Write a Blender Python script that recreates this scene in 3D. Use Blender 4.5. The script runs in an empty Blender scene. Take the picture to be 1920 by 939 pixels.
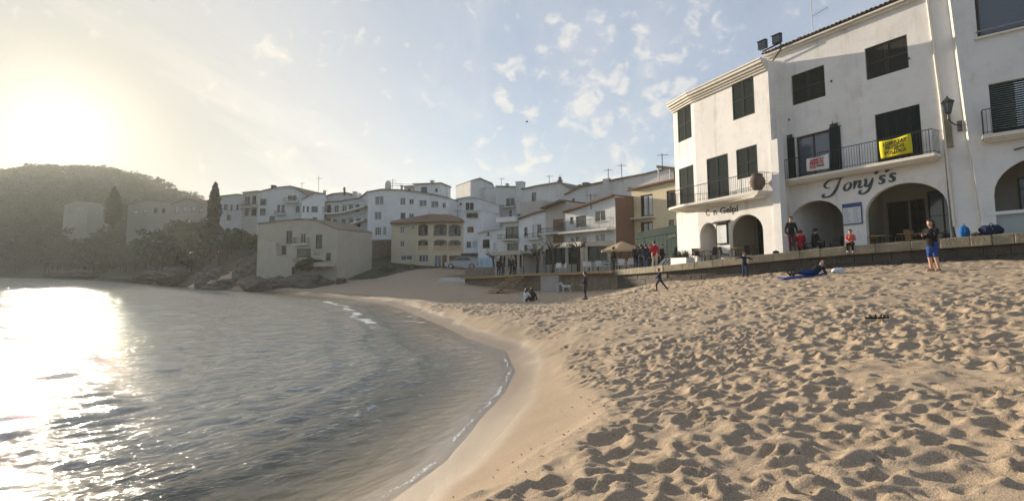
import bpy, bmesh, math, random
import numpy as np
from mathutils import Vector, Matrix
from mathutils.geometry import tessellate_polygon

random.seed(7); RNG = np.random.default_rng(11)
sc = bpy.context.scene
COL = sc.collection
R = math.radians

# ------------------------------------------------------------------ camera
FOC, PITCH, ROLL, EYE = 1000.0, R(5), R(-0.4), Vector((0, 0, 2.6))
YPP = 500 - FOC * math.tan(PITCH); XPP = 960.0
CR = Matrix.Rotation(math.pi / 2 + PITCH, 3, 'X') @ Matrix.Rotation(ROLL, 3, 'Z')
cam = bpy.data.cameras.new('camera'); camo = bpy.data.objects.new('camera', cam); COL.objects.link(camo)
camo.matrix_world = Matrix.Translation(EYE) @ CR.to_4x4()
cam.sensor_width = 36; cam.lens = 36 * FOC / 1920; cam.shift_y = -(469.5 - YPP) / 1920
cam.clip_start = 0.05; cam.clip_end = 5000
sc.camera = camo

# ------------------------------------------------------------------ sun and sky
SUN = Vector((-0.6422, 0.7428, 0.1891)).normalized()
sl = bpy.data.lights.new('sun', 'SUN'); sl.energy = 5.0; sl.angle = R(0.6); sl.color = (1.0, 0.85, 0.66)
so = bpy.data.objects.new('sun', sl); COL.objects.link(so); so.rotation_euler = SUN.to_track_quat('Z', 'Y').to_euler()
world = bpy.data.worlds.new('World'); sc.world = world; world.use_nodes = True
wn = world.node_tree.nodes; wl = world.node_tree.links; wn.clear()

class NT:
    """small node helper"""
    def __init__(s, tree): s.t = tree
    def n(s, typ, **kw):
        nd = s.t.nodes.new(typ)
        for k, v in kw.items():
            if k.startswith('i_'):
                key = k[2:]; key = int(key) if key.isdigit() else key.replace('_', ' ')
                s.put(nd.inputs[key], v)
            else: setattr(nd, k, v)
        return nd
    def put(s, sock, v):
        if isinstance(v, bpy.types.NodeSocket): s.t.links.new(v, sock)
        else: sock.default_value = v
    def math(s, op, a, b=None, c=None, clamp=False):
        nd = s.t.nodes.new('ShaderNodeMath'); nd.operation = op; nd.use_clamp = clamp
        for k, v in enumerate((a, b, c)):
            if v is not None: s.put(nd.inputs[k], v)
        return nd.outputs[0]
    def mix(s, f, a, b, mode='MIX'):
        nd = s.t.nodes.new('ShaderNodeMix'); nd.data_type = 'RGBA'; nd.blend_type = mode
        s.put(nd.inputs[0], f); s.put(nd.inputs[6], a if not isinstance(a, tuple) else (*a[:3], 1)); s.put(nd.inputs[7], b if not isinstance(b, tuple) else (*b[:3], 1))
        return nd.outputs[2]
    def ramp(s, f, *st):
        nd = s.t.nodes.new('ShaderNodeMapRange'); nd.interpolation_type = 'SMOOTHSTEP'
        s.put(nd.inputs[0], f); nd.inputs[1].default_value = st[0]; nd.inputs[2].default_value = st[1]
        if len(st) > 2: nd.inputs[3].default_value = st[2]; nd.inputs[4].default_value = st[3]
        return nd.outputs[0]
    def noise(s, vec, scale, detail=4, rough=0.55, dist=0):
        nd = s.t.nodes.new('ShaderNodeTexNoise'); nd.inputs['Scale'].default_value = scale; nd.inputs['Detail'].default_value = detail
        nd.inputs['Roughness'].default_value = rough; nd.inputs['Distortion'].default_value = dist
        if vec is not None: s.put(nd.inputs['Vector'], vec)
        return nd.outputs['Fac']
    def mapping(s, vec, scale=(1, 1, 1), loc=(0, 0, 0), rot=(0, 0, 0)):
        nd = s.t.nodes.new('ShaderNodeMapping'); s.put(nd.inputs[0], vec); nd.inputs['Scale'].default_value = scale
        nd.inputs['Location'].default_value = loc; nd.inputs['Rotation'].default_value = rot
        return nd.outputs[0]
    def vm(s, op, a, b=None):
        nd = s.t.nodes.new('ShaderNodeVectorMath'); nd.operation = op; s.put(nd.inputs[0], a)
        if b is not None: s.put(nd.inputs[1], b)
        return nd

W = NT(world.node_tree)
sky = W.n('ShaderNodeTexSky', sky_type='NISHITA', sun_disc=False, sun_elevation=math.asin(SUN.z), sun_rotation=math.atan2(SUN.x, SUN.y), altitude=0, air_density=1.0, dust_density=1.2, ozone_density=1.5)
tc = W.n('ShaderNodeTexCoord')
dirn = W.vm('NORMALIZE', tc.outputs['Generated']).outputs[0]
sep = W.n('ShaderNodeSeparateXYZ', i_0=dirn)
cosang = W.vm('DOT_PRODUCT', dirn, SUN[:]).outputs['Value']
hz = W.math('MAXIMUM', sep.outputs[2], 0.0)
inv = W.math('DIVIDE', 1.0, W.math('ADD', hz, 0.10))
pl = W.vm('MULTIPLY', dirn, W.n('ShaderNodeCombineXYZ', i_0=inv, i_1=inv, i_2=0.0).outputs[0]).outputs[0]
# thin high cloud sheet, streaked; it scatters sunlight forward, so it is brightest round the sun
cp_ = W.math('MAXIMUM', cosang, 0.0)
near = W.math('POWER', cp_, 4.0); near1 = W.math('POWER', cp_, 18.0); near2 = W.math('POWER', cp_, 110.0); near3 = W.math('POWER', cp_, 330.0)
aloft = W.ramp(sep.outputs[2], -0.02, 0.04)
streak = W.noise(W.mapping(pl, (0.50, 0.13, 1), (3.1, 0.4, 0), (0, 0, R(-38))), 1.5, 8, 0.60, 0.7)
wisp = W.noise(W.mapping(pl, (0.9, 0.35, 1), (7.7, 2.4, 0), (0, 0, R(-30))), 1.6, 7, 0.62, 0.9)
veil = W.math('ADD', W.ramp(streak, 0.32, 0.70, -0.20, 0.22), W.ramp(wisp, 0.52, 0.74, 0.0, 0.30))
fveil = W.math('MULTIPLY', W.math('ADD', W.math('ADD', W.math('ADD', W.math('MULTIPLY', near, 0.46), W.math('MULTIPLY', near1, 0.42)), 0.35), veil, clamp=True), aloft)
skyc = W.mix(W.math('SUBTRACT', 1.0, near), sky.outputs[0], (1.36, 1.56, 1.88), 'MULTIPLY')
vc = W.mix(near1, W.mix(W.ramp(wisp, 0.45, 0.75), (6.0, 6.35, 7.0), (7.4, 7.6, 8.0)), (6.7, 6.5, 5.9))
c1 = W.mix(fveil, skyc, vc)
c1 = W.mix(W.math('MULTIPLY', near2, 0.6), c1, (9.0, 8.2, 6.0))
c1 = W.mix(W.math('MULTIPLY', near3, 0.8), c1, (15.5, 14.4, 11.8))
# small fair-weather cumulus drifting in loose banks
cum = W.noise(W.mapping(dirn, (1, 1, 1.15), (0.35, 1.7, 0.2)), 27.0, 5, 0.52, 0.25)
bank = W.ramp(W.noise(W.mapping(dirn, (1, 1, 1.6), (5.2, 2.1, 0.9)), 2.3, 2), 0.58, 0.75, 0.0, 0.04)
for d_, r0_, r1_, a_ in (((0.135, 1, 0.262), 0.968, 0.994, 0.105), ((0.345, 1, 0.385), 0.988, 0.999, 0.06), ((0.47, 1, 0.43), 0.990, 0.999, 0.02), ((-0.47, 1, 0.41), 0.9990, 0.9998, 0.10)):
    bd_ = W.vm('DOT_PRODUCT', dirn, Vector(d_).normalized()[:]).outputs['Value']; bank = W.math('ADD', bank, W.ramp(bd_, r0_, r1_, 0.0, a_))
cum = W.math('MULTIPLY', W.ramp(W.math('ADD', cum, bank), 0.585, 0.80), aloft)
c2 = W.mix(W.math('MULTIPLY', cum, 0.66), c1, W.mix(near, (8.8, 8.5, 8.1), (10.5, 9.6, 8.0)))
bg = W.n('ShaderNodeBackground', i_Strength=0.05); W.put(bg.inputs[0], c2)
out = W.n('ShaderNodeOutputWorld'); wl.new(bg.outputs[0], out.inputs[0])

HAZE = 0.00045
sc.view_settings.view_transform = 'Standard'; sc.view_settings.look = 'None'
sc.view_settings.exposure = 1.02; sc.view_settings.gamma = 1.0; sc.view_settings.use_curve_mapping = False
sc.render.engine = 'CYCLES'; sc.cycles.use_denoising = True; sc.cycles.max_bounces = 4; sc.cycles.transparent_max_bounces = 8
sc.cycles.volume_bounces = 0; sc.cycles.caustics_reflective = False; sc.cycles.caustics_refractive = False
sc.cycles.sample_clamp_indirect = 6; sc.cycles.volume_step_rate = 4; sc.cycles.use_adaptive_sampling = True

# ------------------------------------------------------------------ pixel -> place helpers
def ray(x, y):
    d = CR @ Vector(((x - XPP) / FOC, -(y - YPP) / FOC, -1)); return d / d.y
def at(x, y, Y): return EYE + ray(x, y) * Y
class Facade:
    """a vertical plane from A to B (plan), u along it, z up, d out towards the viewer; k = slope of its floors"""
    def __init__(s, A, B, k=0.0):
        s.A = Vector(A[:2]); B = Vector(B[:2]); s.L = (B - s.A).length; s.d = (B - s.A) / s.L; s.n = Vector((s.d.y, -s.d.x)); s.k = k
    @classmethod
    def px(c, xa, Ya, xb, Yb, k=0.0):
        a, b = ray(xa, 500) * Ya, ray(xb, 500) * Yb
        return c((a.x, a.y), (b.x, b.y), k)
    def uz(s, x, y, d=0.0):
        r = ray(x, y); t = (s.n.dot(s.A) + d) / s.n.dot(r.xy); p = EYE + r * t
        u = (p.xy - s.A).dot(s.d); return u, p.z - s.k * u
    def rect(s, x0, y0, x1, y1, d=0.0):
        a, b, c, e = s.uz(x0, y0, d), s.uz(x1, y0, d), s.uz(x0, y1, d), s.uz(x1, y1, d)
        return ((a[0] + c[0]) / 2, (b[0] + e[0]) / 2, (c[1] + e[1]) / 2, (a[1] + b[1]) / 2)
    def p(s, u, z, d=0.0):
        q = s.A + s.d * u + s.n * d; return Vector((q.x, q.y, z + s.k * u))
    def rot(s): return math.atan2(s.d.y, s.d.x)

# ------------------------------------------------------------------ mesh helpers
class MB:
    def __init__(s): s.v = []; s.f = []
    def add(s, vs, fs):
        o = len(s.v); s.v += [Vector(v) for v in vs]; s.f += [tuple(i + o for i in f) for f in fs]; return s
    def hexa(s, p):   # p: 4 bottom, 4 top
        return s.add(p, [(3, 2, 1, 0), (4, 5, 6, 7), (0, 1, 5, 4), (1, 2, 6, 5), (2, 3, 7, 6), (3, 0, 4, 7)])
    def box(s, a, b):
        x0, y0, z0 = a; x1, y1, z1 = b
        return s.hexa([(x0, y0, z0), (x1, y0, z0), (x1, y1, z0), (x0, y1, z0), (x0, y0, z1), (x1, y0, z1), (x1, y1, z1), (x0, y1, z1)])
    def fbox(s, F, u0, u1, z0, z1, d0, d1):
        P = F.p
        return s.hexa([P(u0, z0, d1), P(u1, z0, d1), P(u1, z0, d0), P(u0, z0, d0), P(u0, z1, d1), P(u1, z1, d1), P(u1, z1, d0), P(u0, z1, d0)])
    def tube(s, pts, rad, n=8, cap=True):
        pts = [Vector(p) for p in pts]; rad = rad if isinstance(rad, (list, tuple)) else [rad] * len(pts)
        rings = []; o = len(s.v); up = None
        for i, p in enumerate(pts):
            t = (pts[min(i + 1, len(pts) - 1)] - pts[max(i - 1, 0)]).normalized()
            if up is None: up = Vector((0, 0, 1)) if abs(t.z) < 0.9 else Vector((1, 0, 0))
            a = t.cross(up).normalized(); b = t.cross(a); up = b.cross(t) if b.length > 0 else up; up = a.cross(t)
            for k in range(n):
                an = 2 * math.pi * k / n; s.v.append(p + (a * math.cos(an) + b * math.sin(an)) * rad[i])
        for i in range(len(pts) - 1):
            for k in range(n):
                k2 = (k + 1) % n; s.f.append((o + i * n + k, o + i * n + k2, o + (i + 1) * n + k2, o + (i + 1) * n + k))
        if cap: s.f.append(tuple(o + k for k in range(n))[::-1]); s.f.append(tuple(o + (len(pts) - 1) * n + k for k in range(n)))
        return s
    def ball(s, c, r, nu=10, nv=7, rot=None):
        c = Vector(c); r = r if isinstance(r, (tuple, list)) else (r, r, r); vs = []; fs = []
        for j in range(nv + 1):
            th = math.pi * j / nv
            for i in range(nu):
                ph = 2 * math.pi * i / nu
                q = Vector((math.sin(th) * math.cos(ph) * r[0], math.sin(th) * math.sin(ph) * r[1], math.cos(th) * r[2]))
                vs.append(c + (rot @ q if rot else q))
        for j in range(nv):
            for i in range(nu):
                i2 = (i + 1) % nu; fs.append((j * nu + i, (j + 1) * nu + i, (j + 1) * nu + i2, j * nu + i2))
        return s.add(vs, fs)
    def lathe(s, c, prof, n=14):
        c = Vector(c); vs = []; fs = []
        for r, z in prof:
            for i in range(n):
                a = 2 * math.pi * i / n; vs.append(c + Vector((r * math.cos(a), r * math.sin(a), z)))
        for j in range(len(prof) - 1):
            for i in range(n):
                i2 = (i + 1) % n; fs.append((j * n + i, j * n + i2, (j + 1) * n + i2, (j + 1) * n + i))
        fs.append(tuple(range(n))[::-1]); fs.append(tuple((len(prof) - 1) * n + i for i in range(n)))
        return s.add(vs, fs)
    def prism(s, loop, off):
        """flat polygon (3-D points) swept by the vector off"""
        loop = [Vector(p) for p in loop]; off = Vector(off); n = len(loop); tri = tessellate_polygon([loop])
        fs = [tuple(t) for t in tri] + [tuple(i + n for i in t)[::-1] for t in tri] + [(i, (i + 1) % n, (i + 1) % n + n, i + n) for i in range(n)]
        return s.add(loop + [p + off for p in loop], fs)
    def wall(s, F, outline, holes, depth, reveal=0.2, d=0.0):
        loops = [outline] + holes
        tri = tessellate_polygon([[Vector((u, z, 0)) for u, z in l] for l in loops])
        flat = [q for l in loops for q in l]
        s.add([F.p(u, z, d) for u, z in flat], [tuple(t) for t in tri])
        for l in holes:
            n = len(l); s.add([F.p(u, z, d) for u, z in l] + [F.p(u, z, d - reveal) for u, z in l], [(i, (i + 1) % n, (i + 1) % n + n, i + n) for i in range(n)])
        n = len(outline)
        s.add([F.p(u, z, d) for u, z in outline] + [F.p(u, z, d - depth) for u, z in outline], [(i, (i + 1) % n, (i + 1) % n + n, i + n) for i in range(n)])
        return s
    def build(s, name, mat, parent=None, smooth=False, label=None, kind=None, fix=True):
        me = bpy.data.meshes.new(name); o0 = wloc(parent)
        me.from_pydata([v - o0 for v in s.v], [], s.f)
        if fix:
            bm = bmesh.new(); bm.from_mesh(me); bmesh.ops.recalc_face_normals(bm, faces=bm.faces); bm.to_mesh(me); bm.free()
        if smooth: me.shade_smooth()
        me.materials.append(mat)
        o = bpy.data.objects.new(name, me); COL.objects.link(o)
        if parent: o.parent = parent
        if label: o['label'] = label
        if kind: o['kind'] = kind
        return o
WL = {}
def wloc(o):
    v = Vector((0, 0, 0))
    while o is not None: v = v + o.location; o = o.parent
    return v
def tag(o, label, cat, group=None, kind=None):
    o['label'] = label; o['category'] = cat
    if group: o['group'] = group
    if kind: o['kind'] = kind
    return o
def thing(name, label, cat, loc=(0, 0, 0), group=None):
    o = bpy.data.objects.new(name, None); COL.objects.link(o); o.location = loc; o.empty_display_size = 0.2
    return tag(o, label, cat, group)
def solo(mb, name, mat, label, cat, group=None, smooth=False, loc=None):
    """a thing that is one mesh, its origin at loc"""
    loc = Vector(loc) if loc is not None else sum(mb.v, Vector()) / len(mb.v)
    mb.v = [v - loc for v in mb.v]; o = mb.build(name, mat, None, smooth); o.location = loc
    return tag(o, label, cat, group)
def copy_tree(o, parent=None):
    c = o.copy(); COL.objects.link(c); c.parent = parent
    for ch in o.children: copy_tree(ch, c)
    return c
def struct(o): o['kind'] = 'structure'; return o
def arch(u0, u1, z0, zs, zt, n=14):
    c = (u0 + u1) / 2; r = (u1 - u0) / 2
    return [(u0, z0), (u1, z0)] + [(c + r * math.cos(math.pi * i / n), zs + (zt - zs) * math.sin(math.pi * i / n)) for i in range(n + 1)]
def rloop(u0, u1, z0, z1): return [(u0, z0), (u1, z0), (u1, z1), (u0, z1)]

# ------------------------------------------------------------------ materials
def newmat(name):
    m = bpy.data.materials.new(name); m.use_nodes = True; T = NT(m.node_tree)
    b = m.node_tree.nodes['Principled BSDF']; return m, T, b
def pos(T): return T.n('ShaderNodeNewGeometry').outputs['Position']
def bump(T, b, h, strength, dist=0.02):
    nd = T.n('ShaderNodeBump', i_Strength=strength, i_Distance=dist); T.put(nd.inputs['Height'], h); T.put(b.inputs['Normal'], nd.outputs[0]); return nd
def plain(name, col, rough=0.6, var=0.25, scale=6.0, bmp=0.12, metal=0.0, coord='object'):
    m, T, b = newmat(name)
    v = T.n('ShaderNodeTexCoord').outputs['Object'] if coord == 'object' else pos(T)
    n = T.noise(v, scale, 5); n2 = T.noise(v, scale * 7, 3)
    f = T.math('MULTIPLY', T.ramp(T.math('ADD', T.math('MULTIPLY', n, .7), T.math('MULTIPLY', n2, .3)), 0.32, 0.68), var)
    T.put(b.inputs['Base Color'], T.mix(f, col, tuple(c * 0.45 for c in col)))
    b.inputs['Roughness'].default_value = rough; b.inputs['Metallic'].default_value = metal
    if rough > .75: b.inputs['Specular IOR Level'].default_value = .15
    if bmp: bump(T, b, n2, bmp)
    return m
def stucco(name, col, stain=0.35, dirt=(0.36, 0.28, 0.18)):
    m, T, b = newmat(name); v = pos(T)
    n1 = T.noise(v, 0.7, 6, 0.6); n2 = T.noise(v, 3.5, 5); n3 = T.noise(T.mapping(v, (2.6, 2.6, 0.22)), 1.0, 5, 0.6); n4 = T.noise(v, 26, 4, 0.6)
    c = T.mix(T.ramp(n1, 0.35, 0.7, 0, 0.5), col, tuple(x * 0.80 for x in col))
    c = T.mix(T.ramp(n2, 0.52, 0.78, 0, 0.35), c, tuple(x * 0.72 for x in col))
    c = T.mix(T.math('MULTIPLY', T.ramp(n3, 0.50, 0.74), T.math('MULTIPLY', T.ramp(n1, 0.38, 0.62), stain)), c, dirt)
    T.put(b.inputs['Base Color'], c); b.inputs['Roughness'].default_value = 0.88
    bump(T, b, T.math('ADD', n4, T.math('MULTIPLY', n2, 1.6)), 0.22, 0.03); return m
def stone(name, c1, c2, scale=1.5, bmp=0.5):
    m, T, b = newmat(name); v = pos(T)
    n = T.noise(v, scale, 7, 0.62); n2 = T.noise(v, scale * 8, 5)
    oi = T.n('ShaderNodeObjectInfo').outputs['Random']
    c = T.mix(T.ramp(n, 0.3, 0.7), c1, c2); c = T.mix(T.ramp(n2, 0.35, 0.7, 0, 0.5), c, tuple(x * .5 for x in c1))
    c = T.mix(T.math('MULTIPLY', oi, 0.35), c, tuple(x * 1.35 for x in c2))
    T.put(b.inputs['Base Color'], c); b.inputs['Roughness'].default_value = 0.93; bump(T, b, T.math('ADD', n, n2), bmp, 0.05); return m
def glassy(name, col=(0.02, 0.026, 0.032), rough=0.06):
    m, T, b = newmat(name); v = pos(T)
    b.inputs['Base Color'].default_value = (*col, 1); b.inputs['Roughness'].default_value = rough
    b.inputs['Specular IOR Level'].default_value = 0.8; bump(T, b, T.noise(v, 1.3, 2), 0.04); return m
M = dict(
    white=stucco('white_stucco', (0.79, 0.775, 0.745), 0.42), white2=stucco('cool_white_stucco', (0.72, 0.72, 0.71), 0.3),
    white3=stucco('grey_white_stucco', (0.58, 0.58, 0.57), 0.45), shadewhite=stucco('shore_house_stucco', (0.44, 0.40, 0.33), 0.6),  # shore house: white walls darkened in the colour itself for backlit shade
    cream=stucco('cream_stucco', (0.70, 0.60, 0.40), 0.35), yellow=stucco('yellow_stucco', (0.56, 0.49, 0.35), 0.3), hazedim=stucco('haze_dimmed_render', (0.26, 0.25, 0.22), 0.4), greige=stucco('grey_beige_stucco', (0.46, 0.43, 0.38), 0.4),  # headland villas: pale walls darkened in colour to sink into the haze
    brickwall=stucco('rendered_brick', (0.19, 0.11, 0.08), 0.5, (0.10, 0.06, 0.045)), blue=stucco('pale_blue_render', (0.40, 0.58, 0.70), 0.3),
    shutter=plain('dark_green_paint', (0.030, 0.042, 0.040), 0.88, 0.5, 9), brownwood=plain('brown_wood', (0.17, 0.085, 0.045), 0.6, 0.5, 7),
    oldshut=plain('weathered_grey_wood', (0.075, 0.072, 0.062), 0.8, 0.7, 12, 0.3), iron=plain('black_iron', (0.025, 0.025, 0.027), 0.5, 0.4, 20),
    glass=glassy('window_glass'), glassl=glassy('pale_window_glass', (0.10, 0.12, 0.14), 0.1), tile=plain('roof_tile', (0.24, 0.15, 0.105), 0.9, 0.7, 3.0, 0.4, coord='pos'),
    tileg=plain('old_roof_tile', (0.27, 0.22, 0.16), 0.92, 0.8, 3.0, 0.4, coord='pos'),
    trim=stucco('white_trim', (0.74, 0.70, 0.62), 0.4), curtain=plain('net_curtain', (0.62, 0.62, 0.6), 0.9, 0.3, 5),
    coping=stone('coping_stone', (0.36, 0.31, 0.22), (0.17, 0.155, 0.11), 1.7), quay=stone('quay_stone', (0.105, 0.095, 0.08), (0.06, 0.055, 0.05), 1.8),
    rubble=stone('rubble_masonry', (0.30, 0.24, 0.17), (0.17, 0.14, 0.105), 3.0, 0.8), rock=stone('shore_rock', (0.13, 0.11, 0.09), (0.065, 0.057, 0.05), 0.9, 0.9),
    concrete=stone('concrete', (0.42, 0.40, 0.36), (0.30, 0.285, 0.26), 1.2, 0.2), paving=stone('paving', (0.36, 0.31, 0.24), (0.27, 0.235, 0.185), 0.8, 0.2),
    deck=plain('deck_timber', (0.44, 0.29, 0.155), 0.8, 0.5, 5), pergola=plain('cream_painted_timber', (0.46, 0.43, 0.36), 0.7, 0.3, 4),
    canvas=plain('tan_canvas', (0.52, 0.37, 0.22), 0.9, 0.25, 2), greenc=plain('green_canvas', (0.008, 0.030, 0.028), 0.85, 0.4, 4),
    planter=plain('white_planter', (0.62, 0.61, 0.57), 0.7, 0.3, 4), plastic=plain('white_plastic', (0.70, 0.70, 0.68), 0.5, 0.2, 4),
    wicker=plain('wicker', (0.34, 0.21, 0.11), 0.8, 0.6, 30, 0.5), darkw=plain('dark_timber', (0.05, 0.038, 0.03), 0.6, 0.5, 8),
    menu=plain('menu_paper', (0.60, 0.64, 0.64), 0.6, 0.15, 3), bluep=plain('blue_paint', (0.025, 0.055, 0.20), 0.5, 0.2, 4),
    terracotta=plain('terracotta', (0.17, 0.125, 0.095), 0.85, 0.5, 6), letter=plain('dark_lettering', (0.03, 0.03, 0.035), 0.5, 0.2, 5),
    script=plain('blue_black_lettering', (0.035, 0.05, 0.062), 0.5, 0.2, 5), ybanner=plain('yellow_cloth', (0.66, 0.58, 0.03), 0.85, 0.2, 5), wbanner=plain('white_cloth', (0.72, 0.72, 0.72), 0.85, 0.15, 5),
    redp=plain('red_print', (0.42, 0.03, 0.035), 0.8, 0.1), blackp=plain('black_print', (0.05, 0.045, 0.02), 0.8, 0.1),
    metal=plain('galvanised_metal', (0.35, 0.36, 0.37), 0.45, 0.4, 8, 0.05, 0.8), white_m=plain('white_enamel', (0.70, 0.70, 0.70), 0.35, 0.1, 3, 0),
    bark=plain('bark', (0.085, 0.062, 0.045), 0.95, 0.6, 9, 0.5), carw=plain('car_paint', (0.34, 0.35, 0.37), 0.25, 0.05, 2, 0), rubber=plain('rubber', (0.02, 0.02, 0.02), 0.8, 0.2),
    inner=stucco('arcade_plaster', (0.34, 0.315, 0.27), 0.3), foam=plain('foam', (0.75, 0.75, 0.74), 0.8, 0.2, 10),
    skin=plain('skin', (0.52, 0.30, 0.20), 0.55, 0.1, 8, 0), hair=plain('dark_hair', (0.022, 0.015, 0.011), 0.6, 0.3, 20), eye=plain('eye', (0.02, 0.015, 0.012), 0.3, 0, 4, 0), lip=plain('lips', (0.36, 0.14, 0.11), 0.5, 0, 4, 0),
)
def cloth(name, col): return plain(name, col, 0.9, 0.3, 9, 0.2)

# ================================================================== THE GROUND, THE BEACH, THE SEA
SH = np.array([(-60, -60), (-22, -16), (-11, -4), (-5.4, 2.0), (-3.2, 4.2), (-1.5, 5.9), (-0.9, 7.45), (-0.6, 9.3), (-0.17, 11.3), (0.05, 13.6), (-0.2, 16.8), (-1.5, 19.3), (-3.1, 23.9), (-5.2, 29.2), (-8.2, 36.9), (-13.5, 45), (-21, 53), (-28.6, 62), (-40, 71), (-60, 92), (-84, 118), (-122, 152), (-195, 204), (-340, 290), (-900, 600)], float)
def shore(x, y):
    """signed distance to the waterline, + on land (right of the line)"""
    best = np.full(x.shape, 1e9); sg = np.ones(x.shape)
    for a, b in zip(SH[:-1], SH[1:]):
        d = b - a; L2 = d @ d; t = np.clip(((x - a[0]) * d[0] + (y - a[1]) * d[1]) / L2, 0, 1)
        dx = x - (a[0] + t * d[0]); dy = y - (a[1] + t * d[1]); q = dx * dx + dy * dy
        m = q < best; best = np.where(m, q, best); sg = np.where(m, np.sign(d[1] * dx - d[0] * dy + 1e-12), sg)
    return np.sqrt(best) * sg
def tps(ctrl):
    c = np.array(ctrl, float); p, z = c[:, :2], c[:, 2]; n = len(c)
    def K(d2): return 0.5 * d2 * np.log(d2 + 1e-9)
    A = np.zeros((n + 3, n + 3)); A[:n, :n] = K(((p[:, None] - p[None]) ** 2).sum(2)) + np.eye(n) * 0.3
    A[:n, n] = 1; A[:n, n + 1:] = p; A[n:, :n] = A[:n, n:].T
    w = np.linalg.solve(A, np.concatenate([z, [0, 0, 0]]))
    def f(x, y):
        o = w[n] + w[n + 1] * x + w[n + 2] * y
        for i in range(n): o = o + w[i] * K((x - p[i, 0]) ** 2 + (y - p[i, 1]) ** 2)
        return o
    return f
def ss(a, b, x): t = np.clip((x - a) / (b - a), 0, 1); return t * t * (3 - 2 * t)
NZ = np.random.default_rng(5).random((256, 256))
def vnoise(x, y, oct=3, gain=0.5):
    o = 0; amp = 1; tot = 0
    for k in range(oct):
        xi = np.floor(x).astype(int); yi = np.floor(y).astype(int); fx = x - xi; fy = y - yi; fx = fx * fx * fx * (fx * (fx * 6 - 15) + 10); fy = fy * fy * fy * (fy * (fy * 6 - 15) + 10)
        g = lambda i, j: NZ[(xi + i) & 255, (yi + j) & 255]
        o = o + amp * ((g(0, 0) * (1 - fx) + g(1, 0) * fx) * (1 - fy) + (g(0, 1) * (1 - fx) + g(1, 1) * fx) * fy); tot += amp
        amp *= gain; x = x * 2.03 + 17.3; y = y * 2.03 + 5.1
    return o / tot
LIP = [(30, 2, 3.9), (23.5, 11, 3.8), (18.4, 18.6, 3.66), (16.5, 21, 3.50), (14.3, 23.6, 3.32), (11.9, 26.5, 3.02), (10.4, 28.8, 2.78), (9.0, 31.4, 2.58), (7.4, 38, 2.27), (4.9, 43, 2.10), (1.9, 47, 1.98), (-1.6, 52, 1.72), (-5.1, 57, 1.50)]
upper = tps([(0, 3.5, 1.0), (0, 0, 1.05), (1.6, 9.95, .74), (1.6, 13.6, .72), (.2, 20, .62), (-2.6, 28, .5), (4.6, 33.6, .52), (.9, 35, .32), (7.75, 28, 1.23), (10.6, 25, 2.0), (14, 17.7, 2.35), (18.4, 18.6, 2.72), (16.5, 21, 2.66), (14.3, 23.6, 2.42),
             (11.9, 26.5, 2.1), (9.0, 31.4, 1.7), (7.4, 38, 1.0), (4.9, 43, .62), (1.9, 47, .5), (-5.1, 57, .85), (-16.6, 64, 1.0), (-12, 71, 2.3), (-24, 64, .7), (4, -8, 1.2), (10, -8, 2.0), (15, 0, 2.5), (20, 8, 2.85), (9, 8, 1.7), (-6, -8, .5), (5, 6, 1.3), (6, 18, 1.35), (-2, 45, .35), (-9, 52, .45), (25, -5, 3.2), (30, 2, 3.2), (5, 74, 2.5), (-30, 76, 2.2)])
def beach_base(x, y):
    s = shore(x, y); w = ss(0.2, 3.2, s)
    z = np.where(s < 0, np.maximum(0.16 * s, -0.35 + 0.07 * s), (1 - w) * 0.27 * s + w * upper(x, y))
    return np.maximum(z, -2.5), s
def axis(segs):
    out = [segs[0][0]]
    for a, b, h0, h1 in segs:
        x = a
        while x < b - 1e-6:
            t = (x - a) / (b - a); x = min(b, x + h0 + (h1 - h0) * t); out.append(x)
    return np.array(out)
bx = axis([(-48, -8, .9, .10), (-8, -1.5, .10, .032), (-1.5, 6, .030, .032), (6, 14, .032, .05), (14, 34, .05, .3)])
by = axis([(-14, 2.6, .8, .03), (2.6, 8, .024, .03), (8, 20, .030, .07), (20, 36, .07, .13), (36, 80, .13, .5)])
GX, GY = np.meshgrid(bx, by, indexing='ij')
BZ, BS = beach_base(GX, GY)
rel = np.zeros_like(BZ)
# trampled dry sand: thousands of footprints and scuffs, later ones overprinting earlier ones
edge = 1.75 + 0.8 * (vnoise(GX * .6 + 9, GY * .6, 3) - .5) * 2 - 0.75 * ss(7, 15, GY)
dry = ss(-0.15, 0.75, BS - edge)
rel += dry * (0.06 * (vnoise(GX * 1.1, GY * 1.1, 3) - .5) + 0.06 * (vnoise(GX * 3.1 + 40, GY * 3.1, 2) - .5) + 0.045 * (vnoise(GX * .35 + 3, GY * .35, 2) - .5))
def stamp(cx, cy, ang, la, lb, dep, rim):
    R_ = max(la, lb) * 1.75
    i0, i1 = np.searchsorted(bx, (cx - R_, cx + R_)); j0, j1 = np.searchsorted(by, (cy - R_, cy + R_))
    if i1 - i0 < 2 or j1 - j0 < 2: return
    X = GX[i0:i1, j0:j1] - cx; Y = GY[i0:i1, j0:j1] - cy
    c, s_ = math.cos(ang), math.sin(ang); a = (X * c + Y * s_) / la; b = (-X * s_ + Y * c) / lb * (1 + .18 * a)
    r = np.sqrt(a * a + b * b)
    m = 1 - ss(0.55, 1.18, r); h = rel[i0:i1, j0:j1]; dr = dry[i0:i1, j0:j1]
    base = float(h.mean()) * .6
    h += dr * (m * ((base - dep * (1 - .55 * r * r)) - h) + rim * np.exp(-((r - 1.22) / .30) ** 2) * (.55 + .45 * np.sin(3 * np.arctan2(b, a) + cx * 9)))
rs = np.random.default_rng(21)
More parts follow.
